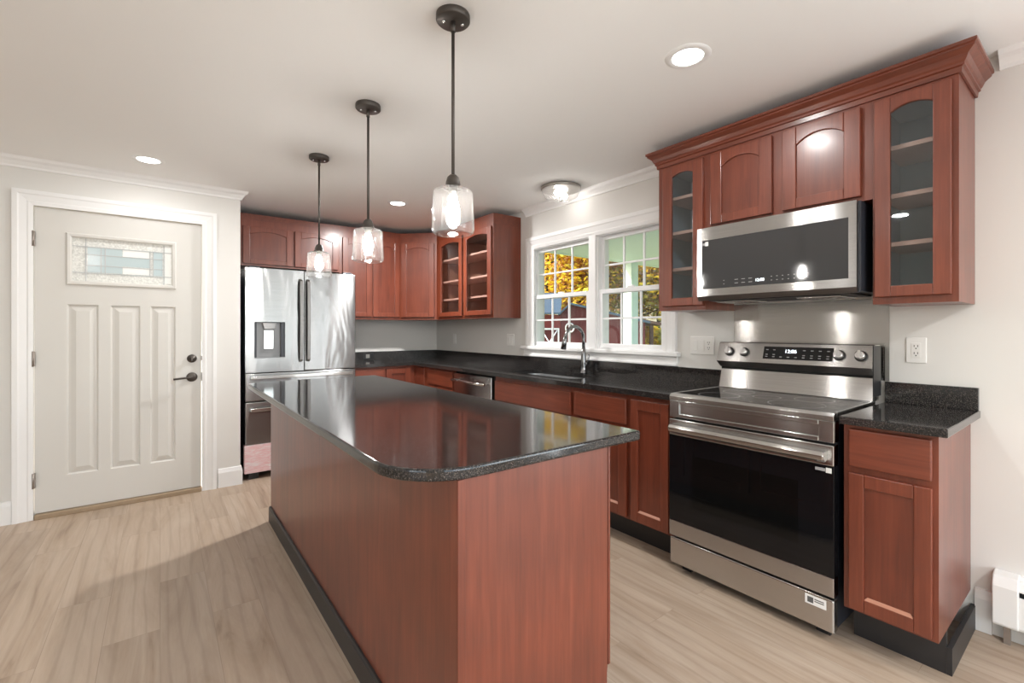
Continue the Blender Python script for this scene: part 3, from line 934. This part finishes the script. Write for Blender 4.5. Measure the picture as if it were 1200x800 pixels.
# aisle fronts
isl = bpy.data.objects.new('cabinet_fronts', None)
nseg = 5
ws = (IY1 - IY0 - 0.03) / nseg
fr_b = []
for i in range(nseg):
    ya = IY0 + 0.02 + ws * i
    f = MB().box(IX1 - 0.0028, IX1 + 0.016, ya + 0.012, ya + ws - 0.012, 0.72, 0.862)
    f.build('drawer', M['woody'], c, 0.004)
    f = MB()
    y0, y1, z0, z1, s = ya + 0.012, ya + ws - 0.012, 0.17, 0.695, 0.055
    X0, X1 = IX1 - 0.0028, IX1 + 0.016
    f.box(X0, X1, y0, y0 + s, z0, z1).box(X0, X1, y1 - s, y1, z0, z1).box(X0, X1, y0 + s, y1 - s, z0, z0 + s).box(X0, X1, y0 + s, y1 - s, z1 - s, z1)
    o = f.build('door', M['wood'], c, 0.003)
    MB().box(X0, X1 - 0.010, y0 + s, y1 - s, z0 + s, z1 - s).build('panel', M['woodp'], o)
bpy.data.objects.remove(isl)
# island top
TX0, TX1, TY0, TY1, TR = 0.432, 1.268, 0.972, 3.395, 0.19
poly = []
for (cx, cy, r, a0) in ((TX1 - 0.015, TY1 - 0.015, 0.015, 0), (TX0 + 0.10, TY1 - 0.10, 0.10, PI / 2), (TX0 + TR, TY0 + TR, TR, PI), (TX1 - 0.015, TY0 + 0.015, 0.015, 1.5 * PI)):
    nn = 14 if r > 0.05 else 4
    for i in range(nn + 1):
        a = a0 + PI / 2 * i / nn
        poly.append((cx + r * math.cos(a), cy + r * math.sin(a)))
o = MB().prism(poly, 0.8788, 0.910).build('island_worktop', M['granite'], None, 0.007, 3)
tag(o, 'polished black granite island top with a rounded near corner', 'worktop', 'black granite worktops')

# ------------------------------------------------------------------ refrigerator
c = thing('refrigerator', 'tall stainless French door refrigerator with ice dispenser', 'refrigerator', (0.556, 4.412, 0))
w = 0.906
MB().box(0.004, w - 0.004, 0.075, 0.73, 0.035, 1.745).build('body', M['navy'], c, 0.004)
S = M['steelf']
def panel(name, x0, x1, z0, z1, parent=c, hole=None):
    mb = MB()
    if hole:
        a, b, e, f = hole
        mb.box(x0, x1, 0, 0.068, z0, e).box(x0, x1, 0, 0.068, f, z1).box(x0, a, 0, 0.068, e, f).box(b, x1, 0, 0.068, e, f)
        return mb.build(name, S, parent)
    return mb.box(x0, x1, 0, 0.068, z0, z1).build(name, S, parent, 0.006, 3)
H = (0.066, 0.300, 1.008, 1.314)
ld = panel('left_door', 0.0, 0.4505, 0.889, 1.766, hole=H)
rd = panel('right_door', 0.4555, w, 0.889, 1.766)
dr1 = panel('middle_drawer', 0.0, w, 0.650, 0.882)
dr2 = panel('bottom_drawer', 0.0, w, 0.288, 0.642)
MB().box(-0.006, w + 0.002, -0.004, 0.066, 0.055, 0.2865).build('film_wrapped_kick', M['film'], c, 0.003)
for x_, y_, z_ in ((0.03, 0.02, 0.054), (w - 0.10, 0.02, 0.054), (0.03, 0.6, 0.034), (w - 0.10, 0.6, 0.034)):
    MB().box(x_, x_ + 0.07, y_, y_ + 0.06, 0, z_).build('foot', M['black'], c)
# dispenser
a, b, e, f = H
ni = MB().box(a + 0.018, b - 0.030, 0.050, 0.056, e + 0.004, f - 0.002).box(a, b, 0.004, 0.056, e, e + 0.006)
dn = ni.build('dispenser_back', M['dispgrey'], ld)
MB().box(a, a + 0.018, 0.008, 0.056, e + 0.006, f).box(b - 0.030, b, 0.008, 0.056, e + 0.006, f).box(a + 0.018, b - 0.030, 0.008, 0.05, f - 0.006, f).build('dispenser_niche', M['navy'], ld)
MB().prism([(0.128, f - 0.006), (0.236, f - 0.006), (0.222, f - 0.062), (0.142, f - 0.062)], 0.012, 0.049, 'y').build('dispenser_chute', M['steel_dark'], ld, 0.003)
MB().box(0.140, 0.216, 0.030, 0.049, e + 0.075, f - 0.068).build('dispenser_paddle', M['chrome'], ld, 0.004)
def handle(x, parent):
    mb = MB()
    pts = [(0.0, 0.965), (-0.028, 1.00), (-0.038, 1.15), (-0.040, 1.33), (-0.038, 1.52), (-0.028, 1.66), (0.0, 1.695)]
    mb2 = [(-0.0005, 0.965), (-0.043, 0.985), (-0.052, 1.15), (-0.055, 1.33), (-0.052, 1.52), (-0.043, 1.675), (-0.0005, 1.695)]
    poly = mb2 + [(y, z) for y, z in reversed(pts[1:-1])]
    mb.prism(poly, x - 0.013, x + 0.013, 'x')
    return mb.build('handle', M['steel_dark'], parent, 0.003)
handle(0.4225, ld)
handle(0.4835, rd)
for z, p in ((0.850, dr1), (0.582, dr2)):
    MB().box(0.035, w - 0.035, -0.045, -0.028, z - 0.014, z + 0.014).box(0.035, 0.06, -0.028, -0.0005, z - 0.014, z + 0.014).box(w - 0.06, w - 0.035, -0.028, -0.0005, z - 0.014, z + 0.014).build('handle', M['steel'], p, 0.004)
for x_ in (0.03, w - 0.11):
    MB().box(x_, x_ + 0.08, 0.02, 0.11, 1.7665, 1.785).build('hinge_cover', M['navy'], c, 0.004)

# ------------------------------------------------------------------ dishwasher
c = thing('dishwasher', 'stainless dishwasher with a bar handle, left of the sink cabinet', 'dishwasher', (2.118, 3.718, 0), RW)
MB().box(0.006, 0.638, 0.03, 0.56, 0.10, 0.872).build('body', M['gap'], c)
fd = MB().box(0.012, 0.612, 0.0, 0.029, 0.115, 0.858).build('front_panel', M['steelv'], c, 0.004)
MB().tube([(0.05, -0.045, 0.800), (0.20, -0.052, 0.800), (0.42, -0.052, 0.800), (0.575, -0.045, 0.800)], 0.011, 12).tube([(0.065, -0.045, 0.80), (0.065, -0.0005, 0.80)], 0.008).tube([(0.56, -0.045, 0.80), (0.56, -0.0005, 0.80)], 0.008).build('handle', M['steel'], fd)
MB().box(0.012, 0.612, 0.08, 0.10, 0, 0.0995).build('toe_kick', M['black'], c)

# ------------------------------------------------------------------ range
c = thing('kitchen_range', 'stainless electric range with black oven glass and four knobs', 'range', (2.100, 1.432, 0), RW)
w = 0.744
MB().box(0.006, w - 0.006, 0.045, 0.555, 0.05, 0.895).build('body', M['navy'], c)
for x in (0.035, w - 0.085):
    for y_ in (0.06, 0.45):
        MB().box(x, x + 0.05, y_, y_ + 0.05, 0, 0.0495).build('foot', M['black'], c)
MB().box(0.001, w - 0.001, 0.0, 0.043, 0.045, 0.176).build('storage_drawer', M['steel'], c, 0.006, 3)
od = MB().box(0.0, w, -0.004, 0.043, 0.188, 0.266).build('oven_door', M['steelv'], c, 0.003)
MB().box(0.0, w, -0.004, 0.043, 0.706, 0.788).build('door_rail', M['steelv'], od, 0.004)
MB().box(0.0, w, -0.004, 0.043, 0.2665, 0.7055).build('oven_glass', M['blackgl'], od, 0.002)
MB().box(0.13, w - 0.13, -0.0048, -0.0042, 0.36, 0.62).build('window_tint', mat('oven_window', (0.004, 0.004, 0.004), 0.05, spec=0.3), od)
hp = MB()
pr_ = [(-0.0045, 0.728), (-0.030, 0.722), (-0.050, 0.734), (-0.054, 0.752), (-0.044, 0.766), (-0.020, 0.764), (-0.0045, 0.770)]
hp.prism(pr_, 0.022, w - 0.022, 'x')
hp.build('handle', M['steel'], od, 0.004)
# front rail with recessed panel
cf = MB()
FZ0, FZ1 = 0.797, 0.884
cf.box(0, w, 0.004, 0.06, FZ0, FZ1 - 0.0)
cf = MB().box(0, w, 0.006, 0.05, FZ0, FZ1).box(0, 0.055, -0.002, 0.006, FZ0, FZ1).box(w - 0.055, w, -0.002, 0.006, FZ0, FZ1).box(0.055, w - 0.055, -0.002, 0.006, FZ0, FZ0 + 0.020).box(0.055, w - 0.055, -0.002, 0.006, FZ1 - 0.020, FZ1)
cf.build('front_rail', M['steelv'], c, 0.003)
ct = MB().prism([(-0.006, 0.8845), (-0.006, 0.905), (0.004, 0.9165), (0.030, 0.9175), (0.030, 0.8845)], 0, w, 'x')
ct.box(0, 0.012, 0.030, 0.50, 0.896, 0.9175).box(w - 0.012, w, 0.030, 0.50, 0.896, 0.9175)
ct.build('cooktop_frame', M['steelv'], c, 0.002)
cg = MB().box(0.0125, w - 0.0125, 0.0305, 0.462, 0.896, 0.9155).build('cooktop_glass', M['blackgl'], c)
el = MB()
for (x, y, r) in ((0.19, 0.14, 0.095), (0.55, 0.14, 0.11), (0.19, 0.34, 0.075), (0.55, 0.34, 0.08), (0.37, 0.26, 0.06)):
    el.lathe([(r, 0.0), (r + 0.002, 0.0)], (x, y, 0.9158), 'z', 40, cap=False)
el.build('burner_ring', M['legend'], cg)
# backguard (profile in y,z)
MB().prism([(0.463, 0.916), (0.475, 0.9185), (0.505, 1.022), (0.565, 1.022), (0.565, 0.916)], 0.004, w - 0.004, 'x').build('backguard_lower', M['steelv'], c, 0.002)
MB().box(0.006, w - 0.006, 0.502, 0.565, 1.0225, 1.034).box(0.02, 0.10, 0.499, 0.502, 1.024, 1.031).build('vent_gap', M['gap'], c)
bg_ = MB().prism([(0.455, 1.068), (0.492, 1.1735), (0.500, 1.176), (0.565, 1.176), (0.565, 1.0345), (0.498, 1.0345)], 0.0, w, 'x').build('control_panel', M['steelv'], c, 0.002)
MB().prism([(0.4535, 1.0675), (0.4975, 1.0343), (0.499, 1.0360), (0.4550, 1.0695)], 0.002, w - 0.002, 'x').build('dark_underside', M['steel_dark'], bg_)
MB().box(w + 0.0003, w + 0.004, 0.46, 0.565, 0.94, 1.172).build('side_cap', M['black'], bg_)
tilt = math.atan2(0.037, 0.1055)
nrm = Vector((0, -math.cos(tilt), math.sin(tilt)))
def on_panel(x, z, out=0.0):
    y = 0.455 + (z - 1.068) / 0.1055 * 0.037
    p = Vector((x, y, z)) + nrm * out
    return p
def tilted(mb_fn, name, material, x, z, parent, bevel=0.0):
    mb = MB(); mb_fn(mb)
    o = mb.build(name, material, parent, bevel)
    o.location = on_panel(x, z, 0.0004)
    o.rotation_euler = (-tilt, 0, 0)
    return o
tilted(lambda b: b.box(-0.163, 0.163, -0.0016, 0, -0.034, 0.034), 'display', M['blackgl'], 0.420, 1.124, bg_)
t = text('clock_digits', '12:06', 0.026, on_panel(0.392, 1.132, 0.0026), (PI / 2 - tilt, 0, 0), M['digit'], bg_)
lg = MB()
random.seed(3)
for i in range(9):
    for zz in (-0.022, -0.010, 0.016):
        if abs(i - 3.2) < 1.6 and zz > -0.015: continue
        xx = -0.145 + i * 0.036
        lg.box(xx - 0.006, xx + 0.006, -0.0021, -0.0017, zz - 0.0018, zz + 0.0018)
o = lg.build('button_lettering', M['legend'], bg_)
o.location = on_panel(0.420, 1.124, 0.0004); o.rotation_euler = (-tilt, 0, 0)
for x in (0.070, 0.155, 0.610, 0.697):
    k = tilted(lambda b: b.lathe([(0.0255, 0.0), (0.0255, -0.006), (0.022, -0.008)], (0, 0, 0), 'y', 28), 'knob', M['black'], x, 1.122, bg_)
    MB().lathe([(0.0205, -0.0082), (0.0205, -0.026), (0.018, -0.029)], (0, 0, 0), 'y', 28).box(-0.0065, 0.0065, -0.042, -0.028, -0.020, 0.020).build('knob_cap', M['chrome'], k, 0.0015)
mk = MB()
for x in (0.112, 0.650, 0.655, 0.575):
    mk.box(x - 0.002, x + 0.002, -0.0006, 0, -0.002, 0.002)
# stickers
st = MB().box(w - 0.105, w - 0.028, -0.0008, -0.0002, 0.128, 0.166).build('label', M['sticker'], c)
MB().box(w - 0.096, w - 0.074, -0.0012, -0.0009, 0.135, 0.158).box(w - 0.070, w - 0.036, -0.0012, -0.0009, 0.152, 0.156).box(w - 0.070, w - 0.036, -0.0012, -0.0009, 0.144, 0.148).build('label_print', M['print'], st)
st = MB().box(w - 0.028, w - 0.008, -0.0052, -0.0043, 0.678, 0.698).build('label', M['sticker'], od)
MB().box(w - 0.066, w - 0.030, -0.0052, -0.0043, 0.682, 0.694).build('label_print', M['legend'], st)

# stainless sheet on the wall behind the range
o = MB().box(2.6955, 2.6995, 0.660, 1.400, 1.006, 1.392).build('steel_backsplash', M['steel'])
tag(o, 'plain stainless backsplash sheet on the wall between range and microwave', 'backsplash', kind='thing')

# ------------------------------------------------------------------ microwave
c = thing('microwave', 'stainless over-the-range microwave with dark glass front', 'microwave', (2.300, 1.399, 0), RW)
w = 0.726
MB().box(0.002, w + 0.006, 0.032, 0.395, 1.408, 1.790).box(0.002, w + 0.004, 0.0245, 0.031, 1.402, 1.788).build('body', M['navy'], c, 0.002)
mf = MB()
GX_0, GX_1, GZ_0, GZ_1 = 0.028, 0.697, 1.462, 1.720
mf.box(0, w, 0, 0.024, 1.425, GZ_0).box(0, w, 0, 0.024, GZ_1, 1.787).box(0, GX_0, 0, 0.024, GZ_0, GZ_1).box(GX_1, w, 0, 0.024, GZ_0, GZ_1)
dm = mf.build('door', M['steelv'], c)
MB().box(GX_0, GX_1, 0.001, 0.022, GZ_0, GZ_1).build('door_glass', M['mwglass'], dm)
MB().prism([(0.0, 1.4248), (0.024, 1.4248), (0.024, 1.402), (0.014, 1.402)], 0.0, w, 'x').build('chin', M['steel_dark'], c)
MB().box(0.05, w - 0.03, 0.03, 0.30, 1.398, 1.4078).build('vent_grille', M['black'], c)
MB().box(0.08, 0.26, 0.06, 0.24, 1.390, 1.3978).box(0.47, 0.65, 0.06, 0.24, 1.390, 1.3978).build('grease_filter', M['steel'], c, 0.002)
text('clock_digits', '12:00', 0.020, (0.330, 0.0004, 1.488), FRONT, M['digit'], dm)
lg = MB()
for x in (0.150, 0.215, 0.250, 0.285, 0.385, 0.410, 0.435, 0.460, 0.485, 0.535):
    for z in (1.482, 1.500):
        ww = 0.009 if 0.2 < x < 0.3 or x > 0.5 else 0.003
        lg.box(x - ww, x + ww, 0.0002, 0.0009, z - 0.0012, z + 0.0012)
lg.build('button_lettering', M['legend'], dm)
st = MB().box(0.046, 0.064, 0.0002, 0.0009, 1.690, 1.712).build('label', M['sticker'], dm)
MB().box(0.030, 0.045, 0.0002, 0.0009, 1.695, 1.706).build('label_print', M['legend'], st)

# ------------------------------------------------------------------ outlets and switches
def plate(name, label, cat, loc, rz, w, devices):
    c = thing(name, label, cat, loc, rz, 'white wall plates')
    h = 0.114
    MB().box(-w / 2, w / 2, -0.006, 0, -h / 2, h / 2).build('plate', M['plate'], c, 0.003)
    for dx, kind in devices:
        if kind == 's':
            MB().box(dx - 0.0165, dx + 0.0165, -0.0085, -0.0062, -0.033, 0.033).build('rocker', M['plate'], c, 0.0015)
        else:
            r = MB().box(dx - 0.0165, dx + 0.0165, -0.0080, -0.0062, -0.033, 0.033).build('receptacle', M['plate'], c, 0.0015)
            q = MB()
            for zz in (0.016, -0.016):
                q.box(dx - 0.0075, dx - 0.005, -0.0086, -0.0081, zz - 0.001, zz + 0.008).box(dx + 0.005, dx + 0.0075, -0.0086, -0.0081, zz - 0.001, zz + 0.008).box(dx - 0.0022, dx + 0.0022, -0.0086, -0.0081, zz - 0.010, zz - 0.005)
            q.build('slots', M['slot'], r)
    return c
plate('wall_outlet', 'white outlet plate on the wall above the small worktop', 'outlet', (XW - 0.0005, 0.563, 1.153), RW, 0.072, [(0, 'o')])
plate('switch_plate', 'wide white plate with two rocker switches and an outlet beside the range', 'switch', (XW - 0.0005, 1.606, 1.148), RW, 0.162, [(-0.046, 's'), (0, 's'), (0.046, 'o')])
plate('switch_plate', 'white double switch plate just left of the window', 'switch', (XW - 0.0005, 3.620, 1.150), RW, 0.115, [(-0.023, 's'), (0.023, 's')])
plate('switch_plate', 'narrow white switch plate below the glass door cabinet near the corner', 'switch', (XW - 0.0005, 4.700, 1.145), RW, 0.070, [(0, 's')])
c = thing('worktop_outlet', 'small black outlet with a grey cover on the backsplash by the refrigerator', 'outlet', (1.844, 5.1348, 0.955))
MB().box(-0.060, 0.060, -0.005, 0, -0.035, 0.035).build('plate', M['black'], c, 0.002)
MB().box(-0.030, 0.012, -0.008, -0.0052, -0.022, 0.020).build('cover', M['nickel'], c, 0.001)

# ------------------------------------------------------------------ baseboard heater at the right edge
c = thing('baseboard_heater', 'low white baseboard heater with a closed end cap on the right wall', 'heater', (XW - 0.0005, 0.316, 0), RW)
L = 0.95
EP = [(0, 0.062), (-0.066, 0.075), (-0.070, 0.085), (-0.070, 0.230), (-0.052, 0.268), (0, 0.276)]
MB().prism(EP, 0, 0.074, 'x').build('end_cap', M['heater'], c, 0.005, 3)
MB().prism([(0, 0.066), (-0.058, 0.075), (-0.062, 0.085), (-0.062, 0.205), (-0.058, 0.205), (-0.058, 0.085), (0, 0.080)], 0.0745, L, 'x').build('front_cover', M['heater'], c)
MB().prism([(0, 0.268), (-0.046, 0.262), (-0.063, 0.232), (-0.063, 0.226), (-0.043, 0.254), (0, 0.260)], 0.0745, L, 'x').build('top_hood', M['heater'], c)
MB().box(0.0745, L, -0.050, -0.006, 0.10, 0.215).build('fin_element', M['gap'], c)
MB().box(0.03, 0.05, -0.045, -0.02, 0, 0.068).box(0.115, 0.135, -0.045, -0.02, 0, 0.068).box(L - 0.1, L - 0.08, -0.045, -0.02, 0, 0.068).build('support_foot', M['hinge'], c)

# ------------------------------------------------------------------ pendants
def pendant(loc, label):
    c = thing('pendant_light', label, 'pendant light', loc, 0, 'glass pendants in a row above the island')
    cn = MB().lathe([(0.059, 0.0), (0.060, -0.004), (0.060, -0.020), (0.056, -0.024), (0.0, -0.0245)], (0, 0, -0.0005), 'z', 36).build('canopy', M['bronze'], c)
    for s in (-1, 1):
        MB().lathe([(0.0058, 0.0), (0.0058, -0.004), (0.003, -0.007), (0, -0.0072)], (s * 0.031, -s * 0.012, -0.025), 'z', 12).build('screw', M['chrome'], cn)
    MB().tube([(0, 0, -0.0252), (0, 0, -0.06)], 0.0085, 12).tube([(0, 0, -0.055), (0, 0, -0.575)], 0.0058, 12).build('rod', M['bronze'], c)
    MB().lathe([(0.0, -0.566), (0.012, -0.567), (0.020, -0.575), (0.025, -0.592), (0.027, -0.606), (0.034, -0.610), (0.034, -0.613), (0.0, -0.613)], (0, 0, 0), 'z', 28).build('socket_cap', M['bronze'], c)
    MB().lathe([(0.016, -0.613), (0.016, -0.640)], (0, 0, 0), 'z', 20).build('socket', M['nickel'], c)
    pr = [(0.035, -0.6135), (0.040, -0.617), (0.060, -0.619), (0.067, -0.623), (0.070, -0.632), (0.0755, -0.750), (0.0755, -0.762), (0.071, -0.773), (0.063, -0.777),
          (0.0625, -0.774), (0.069, -0.770), (0.0725, -0.761), (0.0725, -0.750), (0.067, -0.634), (0.064, -0.627), (0.058, -0.6225), (0.040, -0.6205), (0.035, -0.619)]
    MB().lathe(pr, (0, 0, 0), 'z', 40, cap=False).build('glass_shade', M['shade'], c)
    bu = MB().lathe([(0.012, -0.638), (0.013, -0.650), (0.019, -0.670), (0.024, -0.692), (0.024, -0.706), (0.019, -0.720), (0.009, -0.728), (0, -0.730)], (0, 0, 0), 'z', 24).build('bulb', M['bulb'], c)
    return c
pendant((0.823, 1.446, ZC), 'largest looking clear glass pendant, over the rounded front end of the island')
pendant((0.817, 2.279, ZC), 'clear glass pendant in the middle of the row over the island')
pendant((0.808, 3.142, ZC), 'clear glass pendant hanging in front of the refrigerator')

# flush mount light
c = thing('flush_ceiling_light', 'nickel ringed clear bowl ceiling light above the sink', 'ceiling light', (2.475, 2.665, ZC))
MB().lathe([(0.150, 0.0), (0.155, -0.004), (0.155, -0.022), (0.148, -0.026), (0, -0.0265)], (0, 0, -0.0005), 'z', 40).build('pan', M['nickel'], c)
MB().lathe([(0.146, -0.027), (0.143, -0.050), (0.128, -0.078), (0.095, -0.094), (0.05, -0.101), (0.0, -0.103)], (0, 0, 0), 'z', 40, cap=False).build('glass_bowl', M['bowl'], c)
MB().lathe([(0.0, -0.103), (0.012, -0.1035), (0.010, -0.111), (0, -0.114)], (0, 0, 0), 'z', 16).build('finial', M['nickel'], c)
for s in (-1, 1):
    MB().lathe([(0.0, -0.040), (0.020, -0.043), (0.027, -0.060), (0.018, -0.077), (0.0, -0.080)], (s * 0.055, s * 0.02, 0), 'z', 16).build('bulb', M['bulbf'], c)

# recessed ceiling lights
def can(loc, label, watts):
    c = thing('recessed_light', label, 'ceiling light', loc, 0, 'recessed white ceiling lights')
    MB().lathe([(0.060, -0.003), (0.064, -0.006), (0.084, -0.004), (0.090, 0.0)], (0, 0, -0.0004), 'z', 40, cap=False).build('trim_ring', M['white'], c)
    MB().lathe([(0.0, -0.0036), (0.061, -0.0036)], (0, 0, 0), 'z', 40, cap=False).build('lens', M['can'], c)
    l = bpy.data.lights.new('recessed_lamp', 'AREA')
    l.shape = 'DISK'
    l.size = 0.12
    l.energy = watts
    l.color = (1.0, 0.985, 0.965)
    lo = bpy.data.objects.new('recessed_lamp', l)
    COL.objects.link(lo)
    lo.parent = c
    lo.location = (0, 0, -0.012)
can((1.705, 1.079, ZC), 'round recessed ceiling light nearest the range cabinets', 7)
can((-0.061, 3.886, ZC), 'round recessed ceiling light above the front door', 3)
can((1.654, 3.881, ZC), 'round recessed ceiling light near the corner cabinets', 42)
can((-0.9, 1.3, ZC), 'unseen extra recessed ceiling light over the open floor left of the island', 6)  # out of view, like the next cans; extras put in to light the room
can((-0.9, -1.3, ZC), 'unseen added recessed ceiling light by the left end of the rear windows', 14)
can((1.2, -1.3, ZC), 'unseen added recessed ceiling light between the rear windows and the side window', 30)

# ------------------------------------------------------------------ outdoors
struct('ground', MB().box(XW + WT + 0.01, 60, -20, 60, -0.9, -0.6), M['lawn'])
# covered porch: ceiling, edge beam, post
struct('ceiling_porch', MB().box(XW + WT + 0.005, 7.4, -2.0, 5.20, 2.42, 2.50), M['mint'])
struct('beam_porch', MB().box(XW + WT + 0.005, 7.4, 5.205, 5.30, 2.415, 2.62), M['mint'])
struct('floor_porch', MB().box(XW + WT + 0.01, 7.4, -2.0, 5.3, -0.59, -0.45), mat('porch_boards', (0.35, 0.33, 0.30), 0.7))
c = thing('porch_post', 'square mint painted porch post outside the right half of the window', 'post', (6.44, 5.17, -0.445))
MB().box(-0.09, 0.09, -0.09, 0.09, 0, 2.86).build('shaft', M['mint'], c, 0.006)
MB().box(-0.12, 0.12, -0.12, 0.12, 0, 0.22).build('foot', M['mint'], c, 0.006)

c = thing('garden_shed', 'dark red shed with slate blue roof seen through the window', 'shed', (11.12, 11.50, -0.6), math.radians(-44))
MB().prism([(-0.33, 0.0), (2.5, 0.0), (2.5, 2.10), (0.0, 2.72), (-0.33, 2.40)], 0.0, 3.2, 'y').build('gable_wall', M['barn'], c)
MB().box(-3.2, -0.335, 0.05, 3.2, 0.0, 2.38).build('side_wing', M['barn'], c)
MB().prism([(-0.15, 2.39), (2.2, 3.25), (2.2, 3.31), (-0.15, 2.45)], -3.3, -0.32, 'x').build('wing_roof', M['roofblue'], c)
MB().prism([(-0.42, 2.34), (-0.42, 2.40), (0.0, 2.79), (2.65, 2.14), (2.65, 2.07), (0.0, 2.725)], -0.12, 3.3, 'y').build('gable_roof', M['roofblue'], c)
dr = MB().box(-1.05, -0.38, 0.0, 0.048, 0.0, 1.92).build('door', M['barn'], c)
q = MB()
q.box(-1.05, -0.38, -0.02, -0.001, 1.86, 1.92).box(-1.05, -1.00, -0.02, -0.001, 0, 1.86).box(-0.43, -0.38, -0.02, -0.001, 0, 1.86).box(-1.0, -0.43, -0.02, -0.001, 0.92, 0.98)
for a, b in (((-0.98, 1.0), (-0.45, 1.84)), ((-0.98, 1.84), (-0.45, 1.0)), ((-0.98, 0.04), (-0.45, 0.90)), ((-0.98, 0.90), (-0.45, 0.04))):
    q.tube([(a[0], -0.012, a[1]), (b[0], -0.012, b[1])], 0.022, 6)
q.build('cross_trim', M['white'], dr)
tr_ = MB()
tr_.tube([(-0.02 + 0.14 * math.cos(t * PI / 12), -0.03, 1.93 + 0.15 * math.sin(t * PI / 12)) for t in range(25)], 0.026, 8)
o = tr_.build('wreath', M['white'], c)
c = thing('garden_shelter', 'small open brown shelter with posts beyond the porch', 'shelter', (14.3, 11.1, -0.6), math.radians(-40))
MB().prism([(-1.4, 2.42), (0.75, 2.02), (0.75, 2.12), (-1.4, 2.56)], -0.4, 2.2, 'y').build('roof', M['brown'], c)
for x, y in ((0.42, -0.2), (0.42, 1.9), (-1.2, 1.9), (-1.2, -0.2)):
    MB().box(x - 0.06, x + 0.06, y - 0.06, y + 0.06, 0, 2.05).build('post', M['brown'], c)

def tree(label, x, y, h, r, material, n, seed, trunk=0.16, low=0.3):
    rnd = random.Random(seed)
    c = thing('autumn_tree', label, 'tree', (x, y, -0.6), 0, 'autumn trees beyond the yard')
    t = MB()
    lean = rnd.uniform(-0.3, 0.3)
    t.tube([(0, 0, 0), (lean * 0.3, 0.1, h * 0.35), (lean, 0.0, h * 0.85)], trunk, 8, trunk * 0.25)
    tips = []
    for k in range(9):
        a = rnd.uniform(0, 2 * PI)
        z0 = h * rnd.uniform(0.25, 0.7)
        L = r * rnd.uniform(0.6, 1.0)
        e = (math.cos(a) * L, math.sin(a) * L, z0 + L * rnd.uniform(0.2, 0.6))
        t.tube([(lean * z0 / h, 0.05, z0), (e[0] * 0.5, e[1] * 0.5, z0 + (e[2] - z0) * 0.4), e], trunk * 0.35, 6, 0.02)
        tips.append(e)
    t.build('trunk', M['bark'], c)
    vs, fs = [], []
    cl = tips + [(rnd.uniform(-r, r) * 0.6, rnd.uniform(-r, r) * 0.6, h * rnd.uniform(low, 1.0)) for _ in range(12)]
    for i in range(n):
        b = cl[i % len(cl)]
        p = Vector(b) + Vector((rnd.gauss(0, 1), rnd.gauss(0, 1), rnd.gauss(0, 0.8))) * r * 0.30
        s_ = rnd.uniform(0.07, 0.15)
        u = Vector((rnd.uniform(-1, 1), rnd.uniform(-1, 1), rnd.uniform(-1, 1))).normalized()
        w_ = u.orthogonal().normalized()
        o = len(vs)
        vs += [p - u * s_, p + w_ * s_ * 0.6, p + u * s_, p - w_ * s_ * 0.6]
        fs.append((o, o + 1, o + 2, o + 3))
    MB().add(vs, fs).build('foliage', material, c, fix=False)
def at(u, d):
    a = math.radians(37.60)
    s_ = (u - PX) / F_PX
    v = Vector((math.sin(a) + s_ * math.cos(a), math.cos(a) - s_ * math.sin(a))).normalized() * d
    return v.x, v.y
for (u, d, h, r, k, n, lab) in (
        (640, 21, 7.5, 2.3, 'leafy', 3600, 'bright yellow tree left of the shed roof'),
        (664, 25, 8.5, 2.4, 'leafo', 3200, 'orange brown tree behind the shed peak'),
        (690, 23, 8.0, 2.2, 'leafo', 3000, 'rust coloured tree behind the window mullion'),
        (718, 24, 8.0, 2.4, 'leafo', 3400, 'thin orange tree left of the porch post'),
        (752, 23, 7.5, 2.2, 'leafg', 3400, 'olive green tree right of the porch post'),
        (774, 24, 8.0, 2.6, 'leafy', 3400, 'yellow tree at the right edge of the window'),
        (630, 33, 12, 3.6, 'leafo', 3000, 'tall tree far behind the yellow tree'),
        (678, 34, 12, 3.8, 'leafg', 3200, 'tall olive tree far behind the shed'),
        (735, 34, 12, 3.8, 'leafo', 3200, 'tall orange tree far behind the porch post'),
        (790, 33, 12, 3.8, 'leafg', 3000, 'tall green tree farthest to the right')):
    x, y = at(u, d)
    tree(lab, x, y, h, r, M[k], int(n * 1.7), int(u * 7 + d), 0.12 if d < 30 else 0.2)
def shrub(label, u, d, r, h, material, n):
    x, y = at(u, d)
    rnd = random.Random(u)
    c = thing('yellow_shrub', label, 'shrub', (x, y, -0.6), 0, 'shrubs in the yard')
    t = MB()
    for k in range(7):
        a = k * 0.9
        t.tube([(0.05 * math.cos(a), 0.05 * math.sin(a), 0), (r * 0.6 * math.cos(a), r * 0.6 * math.sin(a), h * 0.8)], 0.025, 6, 0.008)
    t.build('stems', M['bark'], c)
    vs, fs = [], []
    for i in range(n):
        a, rr, z = rnd.uniform(0, 2 * PI), r * math.sqrt(rnd.random()), h * rnd.uniform(0.08, 1.0)
        p = Vector((math.cos(a) * rr, math.sin(a) * rr, z))
        s_ = rnd.uniform(0.06, 0.13)
        uu = Vector((rnd.uniform(-1, 1), rnd.uniform(-1, 1), rnd.uniform(-1, 1))).normalized()
        w_ = uu.orthogonal().normalized()
        o = len(vs)
        vs += [p - uu * s_, p + w_ * s_ * 0.6, p + uu * s_, p - w_ * s_ * 0.6]
        fs.append((o, o + 1, o + 2, o + 3))
    MB().add(vs, fs).build('foliage', material, c, fix=False)
shrub('yellow green shrub left of the shelter post', 756, 20, 0.55, 2.0, M['leafy'], 1500)
shrub('yellow green shrub right of the shelter post', 772, 20.5, 0.6, 1.9, M['leafg'], 1500)
shrub('small green shrub between shed and porch post', 728, 20, 0.5, 1.9, M['leafg'], 1200)
